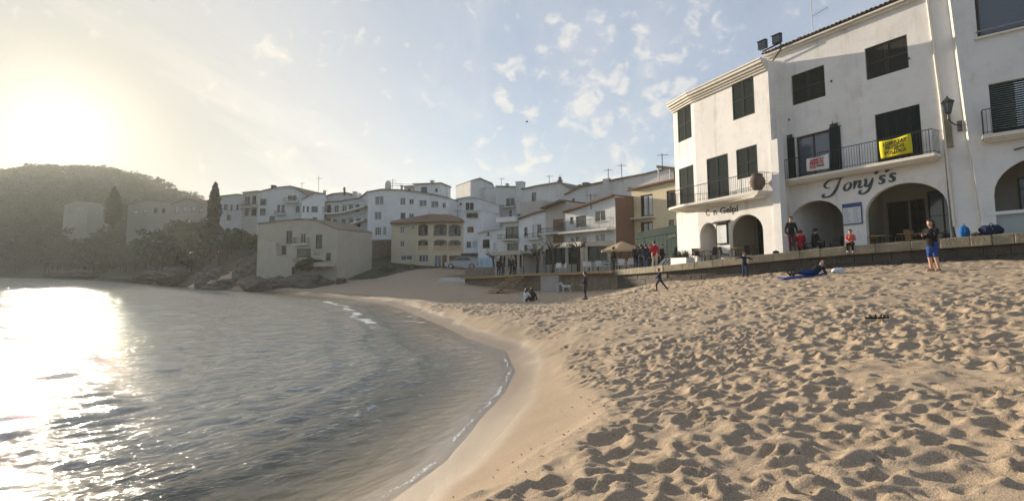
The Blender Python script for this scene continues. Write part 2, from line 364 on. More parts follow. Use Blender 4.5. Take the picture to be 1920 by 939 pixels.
def one(x, y, ang, k=1.0, deep=1.0):
    far = min(1, max(0, (y - 10) / 24)); la = min(.30, max(.05, math.exp(rs.normal(math.log(.108), .36)))) * k * (1 + .45 * far)
    stamp(x, y, ang, la, la * rs.uniform(.5, .85), (.010 + .225 * la) * rs.uniform(.6, 1.2) * deep, rs.uniform(.004, .016) * (1 + .5 * far))
for _ in range(19000):
    if rs.random() < .5: y = rs.uniform(2.4, 13); x = rs.uniform(-.8, 13)
    else: y = rs.uniform(10, 46); x = rs.uniform(-5, 17)
    if float(vnoise(np.array([x * .45 + 70.]), np.array([y * .45]), 2)[0]) < rs.uniform(.2, .5): continue      # flatter patches
    one(x, y, rs.uniform(0, math.pi))
for _ in range(70):      # trails of single walkers, left and right foot in turn
    x, y = rs.uniform(0, 14), rs.uniform(3, 30); a_ = rs.uniform(0, 6.28)
    for st_ in range(int(rs.uniform(8, 26))):
        a_ += rs.normal(0, .06); x += math.cos(a_) * .62; y += math.sin(a_) * .62; s2 = .11 if st_ % 2 else -.11
        stamp(x - math.sin(a_) * s2, y + math.cos(a_) * s2, a_ + rs.normal(0, .12), .155, .075, rs.uniform(.04, .065), .016)
rel += dry * (0.016 * (vnoise(GX * 9, GY * 9, 3) - .5) + .006 * (vnoise(GX * 21, GY * 21, 1) - .5))
berm = np.exp(-((BS - edge - .25) / .45) ** 2) * 0.07 * (.4 + vnoise(GX * 1.7, GY * 1.7, 2))
swash = (1 - dry) * 0.012 * (vnoise(GX * 1.3, GY * .8, 2) - .5)
BH = BZ + rel + berm * (BS > 0) + swash
def grid_mesh(name, X, Y, Z, mat, attrs, smooth=True):
    nx, ny = X.shape; me = bpy.data.meshes.new(name)
    co = np.stack([X, Y, Z], -1).reshape(-1, 3).astype(np.float32)
    i = np.arange(nx - 1)[:, None]; j = np.arange(ny - 1)[None]; a = (i * ny + j).ravel()
    q = np.stack([a, a + ny, a + ny + 1, a + 1], 1).astype(np.int32)
    me.vertices.add(len(co)); me.vertices.foreach_set('co', co.ravel())
    me.loops.add(q.size); me.loops.foreach_set('vertex_index', q.ravel())
    me.polygons.add(len(q)); me.polygons.foreach_set('loop_start', np.arange(0, q.size, 4, dtype=np.int32)); me.polygons.foreach_set('loop_total', np.full(len(q), 4, np.int32))
    if smooth: me.polygons.foreach_set('use_smooth', np.ones(len(q), bool))
    me.update(calc_edges=True)
    for k, v in attrs.items():
        at_ = me.attributes.new(k, 'FLOAT', 'POINT'); at_.data.foreach_set('value', v.ravel().astype(np.float32))
    me.materials.append(mat); o = bpy.data.objects.new(name, me); COL.objects.link(o); return o
def attr(T, nm): return T.n('ShaderNodeAttribute', attribute_name=nm).outputs['Fac']
# sand: coarse quartz grains, darker and glossier where the swash has wetted it
m, T, b = newmat('sand'); v = pos(T); wet = attr(T, 'wet')
g1 = T.noise(v, 130, 3, .7); g2 = T.noise(v, 38, 4, .7); g3 = T.noise(v, 2.2, 5); vor = T.n('ShaderNodeTexVoronoi', i_Scale=95.0); T.put(vor.inputs['Vector'], v)
c = T.mix(T.ramp(g1, .38, .62), (.245, .183, .122), (.61, .480, .335)); c = T.mix(T.ramp(g3, .3, .75, 0, .4), c, (.30, .228, .155))
c = T.mix(T.ramp(g2, .60, .74, 0, .55), c, (.62, .55, .46)); c = T.mix(T.ramp(vor.outputs['Color'], .86, .97, 0, .5), c, (.13, .10, .08))
c = T.mix(T.math('MULTIPLY', wet, .88), c, T.mix(T.ramp(g1, .3, .7), (.20, .15, .10), (.30, .228, .155)))
T.put(b.inputs['Base Color'], c); T.put(b.inputs['Roughness'], T.ramp(wet, .45, 1.0, .95, .30))
b.inputs['Specular IOR Level'].default_value = 0.35
bump(T, b, T.math('ADD', T.math('MULTIPLY', g1, .6), T.math('MULTIPLY', g2, 1.0)), 0.75, 0.022)
M['sand'] = m
wetv = 1 - ss(.35, 1.5, BS + .5 * (vnoise(GX * .8, GY * .8, 3) - .5))
wetv = np.maximum(wetv, .45 * (1 - ss(1.2, 2.3, BS))) * (1 - .75 * ss(.1, .9, -BS))
struct(grid_mesh('beach', GX, GY, BH, M['sand'], {'wet': wetv}))
def sand_z(x, y):
    i = min(max(int(np.searchsorted(bx, x)) - 1, 0), len(bx) - 2); j = min(max(int(np.searchsorted(by, y)) - 1, 0), len(by) - 2)
    return float(BH[i:i + 2, j:j + 2].mean())
def on_sand(px_, py_, lo=3.0, hi=75.0):
    """where the sight line through a pixel meets the sand"""
    r = ray(px_, py_); Y = lo
    while Y < hi:
        p = EYE + r * Y
        if p.z < sand_z(p.x, p.y): break
        Y += .05
    p = EYE + r * Y; p.z = sand_z(p.x, p.y); return p

# ---- sea
sx = -axis([(-6, 4, .05, .05), (4, 14, .05, .12), (14, 40, .12, .45), (40, 120, .45, 3), (120, 900, 3, 40)])[::-1]
sy = axis([(-40, 3.0, 3, .06), (3.0, 9, .035, .045), (9, 22, .045, .12), (22, 70, .12, .5), (70, 250, .5, 6), (250, 800, 6, 60)])
WX, WY = np.meshgrid(sx, sy, indexing='ij'); WS = shore(WX, WY)
off = np.clip(-WS, 0, None); res = np.maximum(.05, .0075 * np.hypot(WX, WY))
wz = np.zeros_like(WX); foam = np.zeros_like(WX); rw = np.random.default_rng(3)
wob = 1.3 * (vnoise(WX * .22, WY * .22, 2) - .5) + .25 * (vnoise(WX * .9, WY * .9, 2) - .5)
for pos0, amp, wd in ((2.35, .05, .30), (3.5, .05, .35), (4.9, .06, .5), (7.2, .04, .7), (10, .035, .9)):
    t = (off - pos0 + wob) ; a = amp * ss(.08, .55, vnoise(WX * .25 + pos0 * 3, WY * .25, 2))
    wz += a * np.where(t > 0, np.exp(-(t / (wd * 1.5)) ** 2), np.exp(-(t / (wd * .75)) ** 2))
    if pos0 < 2.6:
        foam += np.exp(-((t + .10) / .10) ** 2) * np.exp(-(((WX + 2.75) / .55) ** 2 + ((WY - 9.7) / 1.0) ** 2)) * (.2 + .55 * vnoise(WX * 6, WY * 6, 2))
for k in range(40):
    lam = .22 * 1.105 ** k * rw.uniform(.9, 1.1); an = rw.normal(-.9, .5); ph = rw.uniform(0, 6.28)
    a = .0125 * lam ** .55 * np.where(lam > 2.6 * res, 1, 0); a = np.minimum(a, .013) * (1 - .45 * min(1, max(0, (lam - .7) / 1.5)))
    q = (WX * math.cos(an) + WY * math.sin(an)) * 6.2832 / lam + ph + 2.2 * vnoise(WX / lam * .4 + k, WY / lam * .4, 1)
    wz += a * .47 * (np.sin(q) + .25 * np.sin(2 * q + .6)) * ss(0, 1.2 + lam, off) * (1 + (5.5 if lam > .9 else 1.5) * ss(7, 38, off))
wz *= ss(-.1, 1.0, off)
ed = np.abs(off - .07 - .12 * vnoise(WX * 2.5, WY * 2.5, 2))
foam += np.exp(-(ed / (.014 + .024 * vnoise(WX * 3, WY * 3, 2))) ** 2) * ss(.12, .45, vnoise(WX * .9, WY * .9, 2)) * .62
# the breaking line across the far swash
t2 = off - 3.0 + .9 * (vnoise(WX * .5, WY * .5, 2) - .5)
far_br = ss(21, 25, WY) * (1 - ss(40, 46, WY))
foam += np.exp(-(t2 / .28) ** 2) * far_br * ss(.36, .55, vnoise(WX * 2.1, WY * 2.1, 3)); wz += .07 * np.exp(-(t2 / .4) ** 2) * far_br
foam += .32 * ss(.52, .66, vnoise(WX * 2.2 + 5, WY * 2.2, 4)) * ss(.02, .15, off) * (1 - ss(.35, .9, off))
foam += .5 * ss(.60, .72, vnoise(WX * 1.6 + 11, WY * 1.6, 4)) * ss(.1, .4, off) * (1 - ss(1.0, 2.6, off)) * far_br
m, T, b = newmat('sea_water'); v = pos(T); dep = attr(T, 'depth'); fo = attr(T, 'foam'); T.t.nodes.remove(b)
cd = T.n('ShaderNodeCameraData') if False else None
wv = T.mapping(T.mapping(v, rot=(0, 0, R(-40.8))), (.48, 1.3, 1)); w1 = T.noise(wv, 4.2, 5, .60, .4); w2 = T.noise(wv, 12, 4, .55, .3); w3 = T.noise(v, .55, 3)
h = T.math('ADD', T.math('MULTIPLY', w1, 1.0), T.math('ADD', T.math('MULTIPLY', w2, .55), T.math('MULTIPLY', w3, .35)))
bp = T.n('ShaderNodeBump', i_Strength=1.0); T.put(bp.inputs['Height'], h); T.put(bp.inputs['Distance'], T.ramp(dep, .02, .5, .008, .066))
ndi = T.math('ABSOLUTE', T.vm('DOT_PRODUCT', bp.outputs[0], T.n('ShaderNodeNewGeometry').outputs['Incoming']).outputs['Value'])      # air-side reflectance, the same from above and below
fre = T.math('ADD', .02, T.math('MULTIPLY', .98, T.math('POWER', T.math('SUBTRACT', 1.0, ndi, clamp=True), 5.0)))
gl = T.n('ShaderNodeBsdfGlossy', i_Roughness=.045); T.put(gl.inputs['Normal'], bp.outputs[0])
tr = T.n('ShaderNodeBsdfTransparent'); T.put(tr.inputs[0], T.mix(T.ramp(dep, 0, .5), (.98, .97, .95), (.66, .72, .64)))
df = T.n('ShaderNodeBsdfDiffuse'); T.put(df.inputs[0], T.mix(T.ramp(dep, .2, 2.2), (.36, .35, .30), (.29, .305, .27))); T.put(df.inputs['Normal'], bp.outputs[0])
body = T.n('ShaderNodeMixShader'); T.put(body.inputs[0], T.ramp(dep, .03, .85, .04, 1.0)); T.put(body.inputs[1], tr.outputs[0]); T.put(body.inputs[2], df.outputs[0])
mx = T.n('ShaderNodeMixShader'); T.put(mx.inputs[0], fre); T.put(mx.inputs[1], body.outputs[0]); T.put(mx.inputs[2], gl.outputs[0])
fm = T.n('ShaderNodeBsdfDiffuse', i_Color=(.80, .80, .78, 1))
mf = T.n('ShaderNodeMixShader'); T.put(mf.inputs[0], T.math('MULTIPLY', T.ramp(T.math('MULTIPLY', fo, T.math('MULTIPLY', T.ramp(T.noise(v, 16, 5, .75), .30, .62), 1.5)), .25, .9), .85)); T.put(mf.inputs[1], mx.outputs[0]); T.put(mf.inputs[2], fm.outputs[0])
T.put(T.t.nodes['Material Output'].inputs[0], mf.outputs[0]); M['sea'] = m
depth = np.clip(-beach_base(WX, WY)[0], 0, 3) + wz * .5
struct(grid_mesh('sea', WX, WY, wz + .004, M['sea'], {'depth': np.clip(depth, 0, 3), 'foam': np.clip(foam, 0, 1)}))

# ---- land behind: the village slope and the wooded headland, one sheet
land = tps([(-28.6, 66, .8), (-40, 76, 1.2), (-60, 98, 1.2), (-84, 126, 1.5), (-122, 160, 1.5), (-195, 214, 1.5), (-340, 302, 1.5), (-700, 500, 1.5),
            (-24, 74, 3.2), (-14, 78, 4.0), (-5, 72, 2.6), (4, 66, 2.4), (12, 58, 2.6), (20, 44, 3.2), (26, 30, 3.7), (30, 18, 3.9), (36, 8, 4.1),
            (-30, 92, 8.5), (-12, 96, 10), (8, 90, 9.5), (25, 80, 8), (40, 60, 6.5), (-45, 95, 8), (-70, 122, 9), (-58, 112, 11), (-88, 150, 13),
            (-365, 380, 68), (-308, 345, 54), (-266, 320, 45), (-192, 270, 28), (-151, 240, 21), (-120, 210, 16.5), (-101, 190, 13.5), (-70, 165, 13), (-30, 150, 12), (40, 150, 12), (120, 120, 10), (-200, 245, 19), (-285, 300, 30),
            (-400, 480, 64), (-200, 350, 30), (-100, 300, 18), (100, 300, 18), (-520, 470, 66), (-800, 800, 60), (-300, 700, 60), (200, 700, 20), (300, 300, 15)])
lx = axis([(-900, -140, 30, 4), (-140, 50, 2.2, 2.2), (50, 400, 3, 30)]); ly = axis([(-10, 60, 2.5, 2.0), (60, 210, 2.0, 3), (210, 900, 3, 40)])
LX, LY = np.meshgrid(lx, ly, indexing='ij'); LS = shore(LX, LY); LZ = land(LX, LY)
lipx = np.array([(a, b_) for a, b_, c_ in LIP][::-1])
liny = np.interp(LY, lipx[::-1, 1], lipx[::-1, 0])        # x of the quay line at this y
inbeach = (LX < liny + 6) & (LY < 66) & (LX > -28)
LZ = np.where(LS < 0, -2.2, np.minimum(np.clip(LZ, .2, 80), 1.4 * LS + .1)); LZ = np.where(inbeach, -1.8, LZ)
LZ += np.where((LS > 2) & ~inbeach, 1.2 * (vnoise(LX * .12, LY * .12, 4) - .5) * ss(70, 130, LY), 0)
m, T, b = newmat('scrubby_earth'); v = pos(T); n = T.noise(v, .35, 6, .65); n2 = T.noise(v, 3, 5)
T.put(b.inputs['Base Color'], T.mix(T.ramp(n2, .35, .65), T.mix(T.ramp(n, .35, .65), (.10, .085, .06), (.045, .055, .03)), (.06, .06, .04))); b.inputs['Roughness'].default_value = .95
bump(T, b, T.math('ADD', n, n2), .8, .3); M['earth'] = m
struct(grid_mesh('terrain', LX, LY, LZ, m, {}))
def land_z(x, y):
    i = min(max(int(np.searchsorted(lx, x)) - 1, 0), len(lx) - 2); j = min(max(int(np.searchsorted(ly, y)) - 1, 0), len(ly) - 2)
    return float(LZ[i:i + 2, j:j + 2].mean())

# ---- promenade: paved strip behind the quay edge
def lipn(i):
    a = Vector(LIP[max(i - 1, 0)][:2]); c = Vector(LIP[min(i + 1, len(LIP) - 1)][:2]); d = (c - a).normalized(); return Vector((d.y, -d.x)) * 1.0   # points inland
mb = MB(); n_ = len(LIP)
back = []
for i, (x, y, z) in enumerate(LIP):
    q = lipn(i); q = q if q.x > 0 else -q; back.append((x + q.x * 15, y + q.y * 15, z + .35))
vs = [(x, y, z) for x, y, z in LIP] + back; mb.add(vs, [(i, i + 1, i + 1 + n_, i + n_) for i in range(n_ - 1)])
struct(mb.build('promenade', M['paving']))
def lip_at(t):
    i = min(int(t), len(LIP) - 2); f = t - i; return Vector(LIP[i]).lerp(Vector(LIP[i + 1]), f)
def lip_px(x):
    """point of the quay edge seen at picture column x"""
    best = None
    for k in range(0, 1200):
        p = lip_at(k / 100); px_ = XPP + FOC * p.x / max(p.y, .1)
        if best is None or abs(px_ - x) < best[0]: best = (abs(px_ - x), p)
    return best[1]
# quay wall: coping stones over a wall of dark squared blocks
quay = thing('quay_wall', 'long dark stone quay wall with pale coping stones above the beach', 'sea wall', LIP[4])
def along(step, i0, i1):
    pts = [Vector(LIP[i]) for i in range(i0, i1 + 1)]; out = []; 
    for a, c in zip(pts[:-1], pts[1:]):
        k = max(1, round((c - a).length / step))
        for j in range(k): out.append((a.lerp(c, j / k), a.lerp(c, (j + 1) / k)))
    return out
def block(mb, a, c, z0, z1, d0, d1, gap=.012, jit=.012):
    d = (c - a); d.z = 0; d.normalize(); nrm = Vector((-d.y, d.x, 0)); nrm = nrm if nrm.x < 0 else -nrm      # towards the sea
    a2 = a + d * gap; c2 = c - d * gap; j = lambda: Vector((0, 0, random.uniform(-jit, jit)))
    o = random.uniform(-jit, jit)
    lo = [a2 + nrm * (d1 + o), c2 + nrm * (d1 + o), c2 + nrm * d0, a2 + nrm * d0]
    mb.hexa([p + Vector((0, 0, z0)) for p in lo] + [p + Vector((0, 0, z1)) + j() for p in lo])
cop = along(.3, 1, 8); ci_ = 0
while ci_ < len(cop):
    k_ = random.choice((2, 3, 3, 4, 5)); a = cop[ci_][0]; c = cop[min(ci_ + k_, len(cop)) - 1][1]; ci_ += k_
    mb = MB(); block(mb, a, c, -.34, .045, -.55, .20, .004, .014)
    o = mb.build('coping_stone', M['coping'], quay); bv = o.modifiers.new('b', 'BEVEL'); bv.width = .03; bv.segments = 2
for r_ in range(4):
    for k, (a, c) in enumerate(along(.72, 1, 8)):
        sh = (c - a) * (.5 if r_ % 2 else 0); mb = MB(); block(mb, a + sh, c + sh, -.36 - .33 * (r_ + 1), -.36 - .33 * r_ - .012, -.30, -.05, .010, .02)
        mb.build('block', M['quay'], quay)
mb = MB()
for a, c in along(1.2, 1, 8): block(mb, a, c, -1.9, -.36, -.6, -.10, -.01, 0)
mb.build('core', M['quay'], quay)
# the lower far quay: a timber deck edge over a plain wall, with a boathouse opening
fq = thing('deck_quay', 'far stretch of quay with timber deck edge over shaded rendered wall', 'sea wall', LIP[10])
mb = MB()
for a, c in along(1.5, 8, 12): block(mb, a, c, -.16, .03, -1.6, .45, .004, .01)
mb.build('deck_edge', M['deck'], fq)
mb = MB()
for a, c in along(1.5, 8, 12): block(mb, a, c, -2.2, -.165, -.6, -.06, -.01, 0)
mb.build('wall', M['rubble'], fq)
p = lip_px(1030); mb = MB()
a = lip_px(1052); c = lip_px(1018); block(mb, a, c, -1.75, -.2, -.3, .35, 0, 0); bo = mb.build('buttress', M['concrete'], fq)
# timber steps down to the sand
st = thing('beach_steps', 'timber steps coming down from the far deck to the sand', 'steps', lip_px(945))
top = at(975, 516, 47.6); bot = at(932, 545, 45.5); bot.z = max(bot.z, sand_z(bot.x, bot.y) + .1)
for i in range(8):
    p = top.lerp(bot, i / 7); mb = MB(); mb.box((p.x - .75, p.y - .45, p.z - .05), (p.x + .65, p.y + .45, p.z + .02)); mb.build('tread', M['deck'], st)
for s_ in (-.47, .47):
    mb = MB(); o_ = Vector((0, s_, -.15)); mb.tube([top + o_, bot + o_], .07, 4); mb.build('stringer', M['darkw'], st)

# ================================================================== BUILDINGS
class House:
    def __init__(s, name, label, F, mat, outline, depth, cat='house', group=None, reveal=.16):
        us = [u for u, z in outline]; s.F = F; s.mat = mat; s.out = outline; s.depth = depth; s.holes = []; s.rev = reveal
        s.z0 = min(z for u, z in outline); p = F.p((min(us) + max(us)) / 2, s.z0)
        s.root = thing(name, label, cat, p, group)
    def shutters(s, r, m='shutter', d=-.06, leaves=2, slats=True):
        u0, u1, z0, z1 = r; F = s.F; w = (u1 - u0) / leaves
        MB().fbox(F, u0 + .004, u1 - .004, z0 + .004, z1 - .004, d - .03, d - .012).build('shutter_gap_blackout', M['rubber'], s.root)  # added dark sheet: keeps sunlight and pale wall from showing through the gaps
        for i in range(leaves):
            a, c = u0 + w * i + .01, u0 + w * (i + 1) - .01; mb = MB(); t = .07
            mb.fbox(F, a, a + t, z0, z1, d, d + .05); mb.fbox(F, c - t, c, z0, z1, d, d + .05)
            for zz in (z0, (z0 + z1) / 2 - .04, z1 - .08): mb.fbox(F, a + t, c - t, zz, zz + .08, d, d + .05)
            o = mb.build('shutter', M[m], s.root)
            if slats:
                mb = MB(); n = max(4, int((z1 - z0) / .075))
                for k in range(n):
                    zz = z0 + .05 + (z1 - z0 - .1) * k / n
                    mb.add([F.p(a + t, zz, d + .045), F.p(c - t, zz, d + .045), F.p(c - t, zz + .075, d + .008), F.p(a + t, zz + .075, d + .008)], [(0, 1, 2, 3)])
                mb.build('louvres', M[m], o, kind='stuff')
            else:
                MB().fbox(F, a + t, c - t, z0 + .05, z1 - .05, d + .01, d + .03).build('panel', M[m], o)
    def window(s, r, fm='darkw', pm='glass', d=None, mull=1, bars=1, t=.055, nm='window', sill=False):
        u0, u1, z0, z1 = r; F = s.F; d = -s.rev + .02 if d is None else d; mb = MB()
        mb.fbox(F, u0 + .003, u0 + t, z0 + .003, z1 - .003, d, d + .06); mb.fbox(F, u1 - t, u1 - .003, z0 + .003, z1 - .003, d, d + .06)
        mb.fbox(F, u0 + t, u1 - t, z0 + .003, z0 + t, d, d + .06); mb.fbox(F, u0 + t, u1 - t, z1 - t, z1 - .003, d, d + .06)
        for i in range(mull):
            c = u0 + (u1 - u0) * (i + 1) / (mull + 1); mb.fbox(F, c - t * .45, c + t * .45, z0 + t, z1 - t, d, d + .055)
        for i in range(bars):
            c = z0 + (z1 - z0) * (i + 1) / (bars + 1); mb.fbox(F, u0 + t, u1 - t, c - t * .3, c + t * .3, d, d + .05)
        if sill: mb.fbox(F, u0 - .06, u1 + .06, z0 - .07, z0 - .003, -.1, .07)
        o = mb.build(nm, M[fm], s.root)
        MB().fbox(F, u0 + t * .6, u1 - t * .6, z0 + t * .6, z1 - t * .6, d + .015, d + .022).build('pane', M[pm], o)
        return o
    def hole(s, r): s.holes.append(rloop(*r)); return r
    def win(s, x0, y0, x1, y1, style='dark', **k):
        r = s.F.rect(x0, y0, x1, y1); s.hole(r)
        if style == 'shut': s.shutters(r, k.get('m', 'shutter'), -.07, slats=k.get('slats', True))
        elif style == 'open': pass
        else: s.window(r, **k)
        return r
    def finish(s):
        for i, l in enumerate(s.holes):      # never two openings into each other
            pass
        mb = MB(); mb.wall(s.F, s.out, s.holes, s.depth, s.rev)
        o = mb.build('wall', M[s.mat] if isinstance(s.mat, str) else s.mat, s.root)
        # the dark inside of the house behind its openings
        us = [u for u, z in s.out]; return o
def railing(F, root, u0, u1, zb, zt, d, step=.115, m='iron', nm='railing', ret=True, posts=True):
    mb = MB(); r = .013
    for z in (zb + .08, zt): mb.tube([F.p(u0, z, d), F.p(u1, z, d)], .02 if z == zt else .012, 5)
    n = int((u1 - u0) / step)
    for i in range(n + 1):
        u = u0 + (u1 - u0) * i / n; mb.tube([F.p(u, zb, d), F.p(u, zt, d)], .018 if i % 8 == 0 else .009, 4, False)
    if ret:
        for u in (u0, u1):
            for z in (zb + .08, zt): mb.tube([F.p(u, z, 0.0), F.p(u, z, d)], .014, 4)
            for j in range(1, 6): mb.tube([F.p(u, zb, d * j / 6), F.p(u, zt, d * j / 6)], .009, 4, False)
    return mb.build(nm, M[m], root)
def slab(F, root, u0, u1, z0, z1, d, m='trim', nm='balcony_slab', mould=True):
    mb = MB(); mb.fbox(F, u0, u1, z0, z1, 0.004, d)
    if mould: mb.fbox(F, u0 + .07, u1 - .07, z0 - .07, z0 - .002, .004, d - .08); mb.fbox(F, u0 + .16, u1 - .16, z0 - .14, z0 - .072, .004, d - .18)
    return mb.build(nm, M[m], root)
def text3(F, root, s_, u, z, h, m, d=.01, bold=.0, nm='lettering', shear=0, ang=0.0, wmax=None, parent=None):
    cu = bpy.data.curves.new('t', 'FONT'); cu.body = s_; cu.size = h / .70; cu.extrude = .004; cu.offset = bold; cu.shear = shear; cu.resolution_u = 3
    o = bpy.data.objects.new('t', cu); COL.objects.link(o); dg = bpy.context.evaluated_depsgraph_get(); dg.update()
    me = bpy.data.meshes.new_from_object(o.evaluated_get(dg)); vs = [v.co.copy() for v in me.vertices]; fs = [tuple(p.vertices) for p in me.polygons]
    bpy.data.objects.remove(o); bpy.data.curves.remove(cu)
    k = 1.0
    if wmax: k = wmax / max(.01, max(v.x for v in vs) - min(v.x for v in vs))
    mb = MB(); ca, sa = math.cos(ang), math.sin(ang); mb.add([F.p(u + v.x * k * ca - v.y * sa, z + v.x * k * sa + v.y * ca, d + v.z) for v in vs], fs)
    return mb.build(nm, M[m], root)
def catmull(P, n=7):
    P = [Vector(p) for p in P]; out = []
    for i in range(len(P) - 1):
        a, b_, c, d = P[max(i - 1, 0)], P[i], P[i + 1], P[min(i + 2, len(P) - 1)]
        for k in range(n):
            t = k / n; out.append(.5 * ((2 * b_) + (c - a) * t + (2 * a - 5 * b_ + 4 * c - d) * t * t + (3 * b_ - a - 3 * c + d) * t ** 3))
    return out + [P[-1]]

ZP = 3.3
# ---------------------------------------------------------------- the restaurant with the script sign
FT = Facade((14.5, 29.0), (18.4, 22.5), .03)
LT = FT.L
rt = [(-.12, 2.6), (LT + .1, 2.6), (LT + .1, 14.22), (-.12, 14.22)]
T1 = House('restaurant_building', 'tall white three storey restaurant house with black script sign over its arches', FT, 'white', rt, 9, 'building', reveal=.24)
for r, mm in (((1484, 132, 1547, 190), 'oldshut'), ((1622, 78, 1703, 140), 'oldshut')):
    q = FT.rect(*r); T1.hole(q); T1.shutters(q, mm, -.12)
qd = FT.rect(1493, 250, 1557, 333); qd = (qd[0], qd[1], 7.04, qd[3]); T1.hole(qd); T1.window(qd, 'darkw', 'glassl', mull=1, bars=0, t=.09, nm='balcony_door', d=-.2)
for u in (qd[0] - .56, qd[1] + .03):      # folded back shutters beside the left balcony door
    w0 = u; mb = MB(); mb.fbox(FT, w0, w0 + .52, 7.05, qd[3] + .02, .03, .075); o = mb.build('shutter', M['shutter'], T1.root)
    mb = MB()
    for k in range(34):
        zz = 7.1 + k * .071; mb.add([FT.p(w0 + .06, zz, .10), FT.p(w0 + .46, zz, .10), FT.p(w0 + .46, zz + .07, .078), FT.p(w0 + .06, zz + .07, .078)], [(0, 1, 2, 3)])
    mb.build('louvres', M['shutter'], o, kind='stuff')
qe = FT.rect(1642, 205, 1728, 296); qe = (qe[0], qe[1], 7.04, qe[3]); T1.hole(qe); T1.shutters(qe, 'shutter', -.10, 4)
slab(FT, T1.root, .02, LT + .02, 6.90, 7.03, .75); railing(FT, T1.root, .06, LT - .02, 7.04, 8.06, .70)
aL = FT.rect(1482, 376, 1582, 470); aR = FT.rect(1622, 343, 1778, 440)
T1.holes.append(arch(aL[0], aL[1], 3.05, 4.7, aL[3])); T1.holes.append(arch(aR[0], aR[1], 3.05, 4.8, aR[3]))
T1.finish()
mb = MB()     # arcade: back wall, floor, ceiling, ends
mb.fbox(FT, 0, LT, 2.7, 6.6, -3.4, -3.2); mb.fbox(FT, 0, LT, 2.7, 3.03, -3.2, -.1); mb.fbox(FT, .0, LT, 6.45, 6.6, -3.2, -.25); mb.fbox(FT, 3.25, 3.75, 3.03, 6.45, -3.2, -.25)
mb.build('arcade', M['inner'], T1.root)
def inner_door(H, u0, u1, z0, z1, d, fm='darkw', pm='glass', **k):
    return H.window((u0, u1, z0, z1), fm, pm, d=d, nm='door', **k)
inner_door(T1, 1.95, 3.1, 3.04, 5.7, -3.19, bars=2); inner_door(T1, 4.0, 4.9, 3.04, 5.6, -3.19, bars=0, mull=0); inner_door(T1, 5.0, 5.6, 3.04, 5.6, -3.19, bars=3, mull=1); inner_door(T1, 5.75, 6.95, 3.5, 5.9, -3.19, bars=1, mull=1, pm='glassl')
ci = thing('ceiling_lamp', 'lit round ceiling lamp inside the wide restaurant arch', 'lamp', FT.p(4.6, 6.43, -1.6))
m, T, b = newmat('lamp_glow'); b.inputs['Emission Color'].default_value = (1, .9, .7, 1); b.inputs['Emission Strength'].default_value = 6; M['glow'] = m
MB().lathe(FT.p(4.6, 6.35, -1.6), [(.0, 0), (.11, .01), (.13, .06)], 12).build('shade', M['glow'], ci)
MB().lathe(FT.p(4.6, 6.40, -1.6), [(.15, 0), (.16, .03), (.04, .05)], 12).build('base', M['white_m'], ci)
# roof: eaves slab, tile courses
roof = MB(); roof.fbox(FT, -.25, LT + .15, 14.22, 14.30, -.02, .28); roof.fbox(FT, -.2, LT + .1, 14.10, 14.215, .003, .16)
ro = roof.build('roof', M['trim'], T1.root)
P = FT.p; mb = MB(); mb.add([P(-.25, 14.37, .3), P(LT + .15, 14.37, .3), P(LT + .15, 16.3, -6), P(-.25, 16.3, -6)], [(0, 1, 2, 3)]); mb.build('tile_field', M['tileg'], ro)
tile_me = None; nt = int((LT + .3) / .2)
for i in range(nt):
    for row, (dd, zz) in enumerate(((.33, 14.37), (-.10, 14.51))):
        u = -.2 + i * .2 + .01 * random.random()
        if tile_me is None:
            mb = MB(); n = 6; a0, a1 = [], []
            dv = FT.n; up = Vector((0, 0, 1))
            def ring(d, r, zo): return [Vector((FT.d.x * math.cos(math.pi * k / n) * r + dv.x * d, FT.d.y * math.cos(math.pi * k / n) * r + dv.y * d, math.sin(math.pi * k / n) * r + zo)) for k in range(n + 1)]
            r0, r1, r2, r3 = ring(.0, .095, 0), ring(-.45, .078, .135), ring(0, .075, 0), ring(-.45, .06, .135)
            mb.add(r0 + r1 + r2 + r3, [(k, k + 1, k + 8, k + 7) for k in range(6)] + [(k + 15, k + 14, k + 21, k + 22) for k in range(6)] + [(k, k + 14, k + 15, k + 1) for k in range(6)])
            o = mb.build('tile', M['tileg'], None, True); tile_me = o.data; o.parent = ro
        else:
            o = bpy.data.objects.new('tile', tile_me); COL.objects.link(o); o.parent = ro
        o.location = P(u, zz + random.uniform(-.012, .012), dd) - wloc(ro); o.rotation_euler = (0, 0, random.uniform(-.05, .05))
# drain pipe and cables on the face
mb = MB(); mb.tube([P(-.02, 13.9, .08), P(-.02, 8.4, .08), P(.0, 7.2, .1)], .045, 6); mb.build('drain_pipe', M['trim'], T1.root)
mb = MB(); mb.tube([P(3.32, 9.25, .0), P(3.32, 9.3, .3), P(3.32, 9.6, .3)], .02, 5); mb.tube([P(3.32, 9.3, .3), P(3.75, 9.25, .3)], .015, 5); mb.build('bracket', M['iron'], T1.root)
for uu, zz in ((.95, 10.35), (3.25, 11.7), (6.65, 11.6)): MB().ball(P(uu, zz, .03), .055, 6, 5).build('fixing', M['iron'], T1.root)
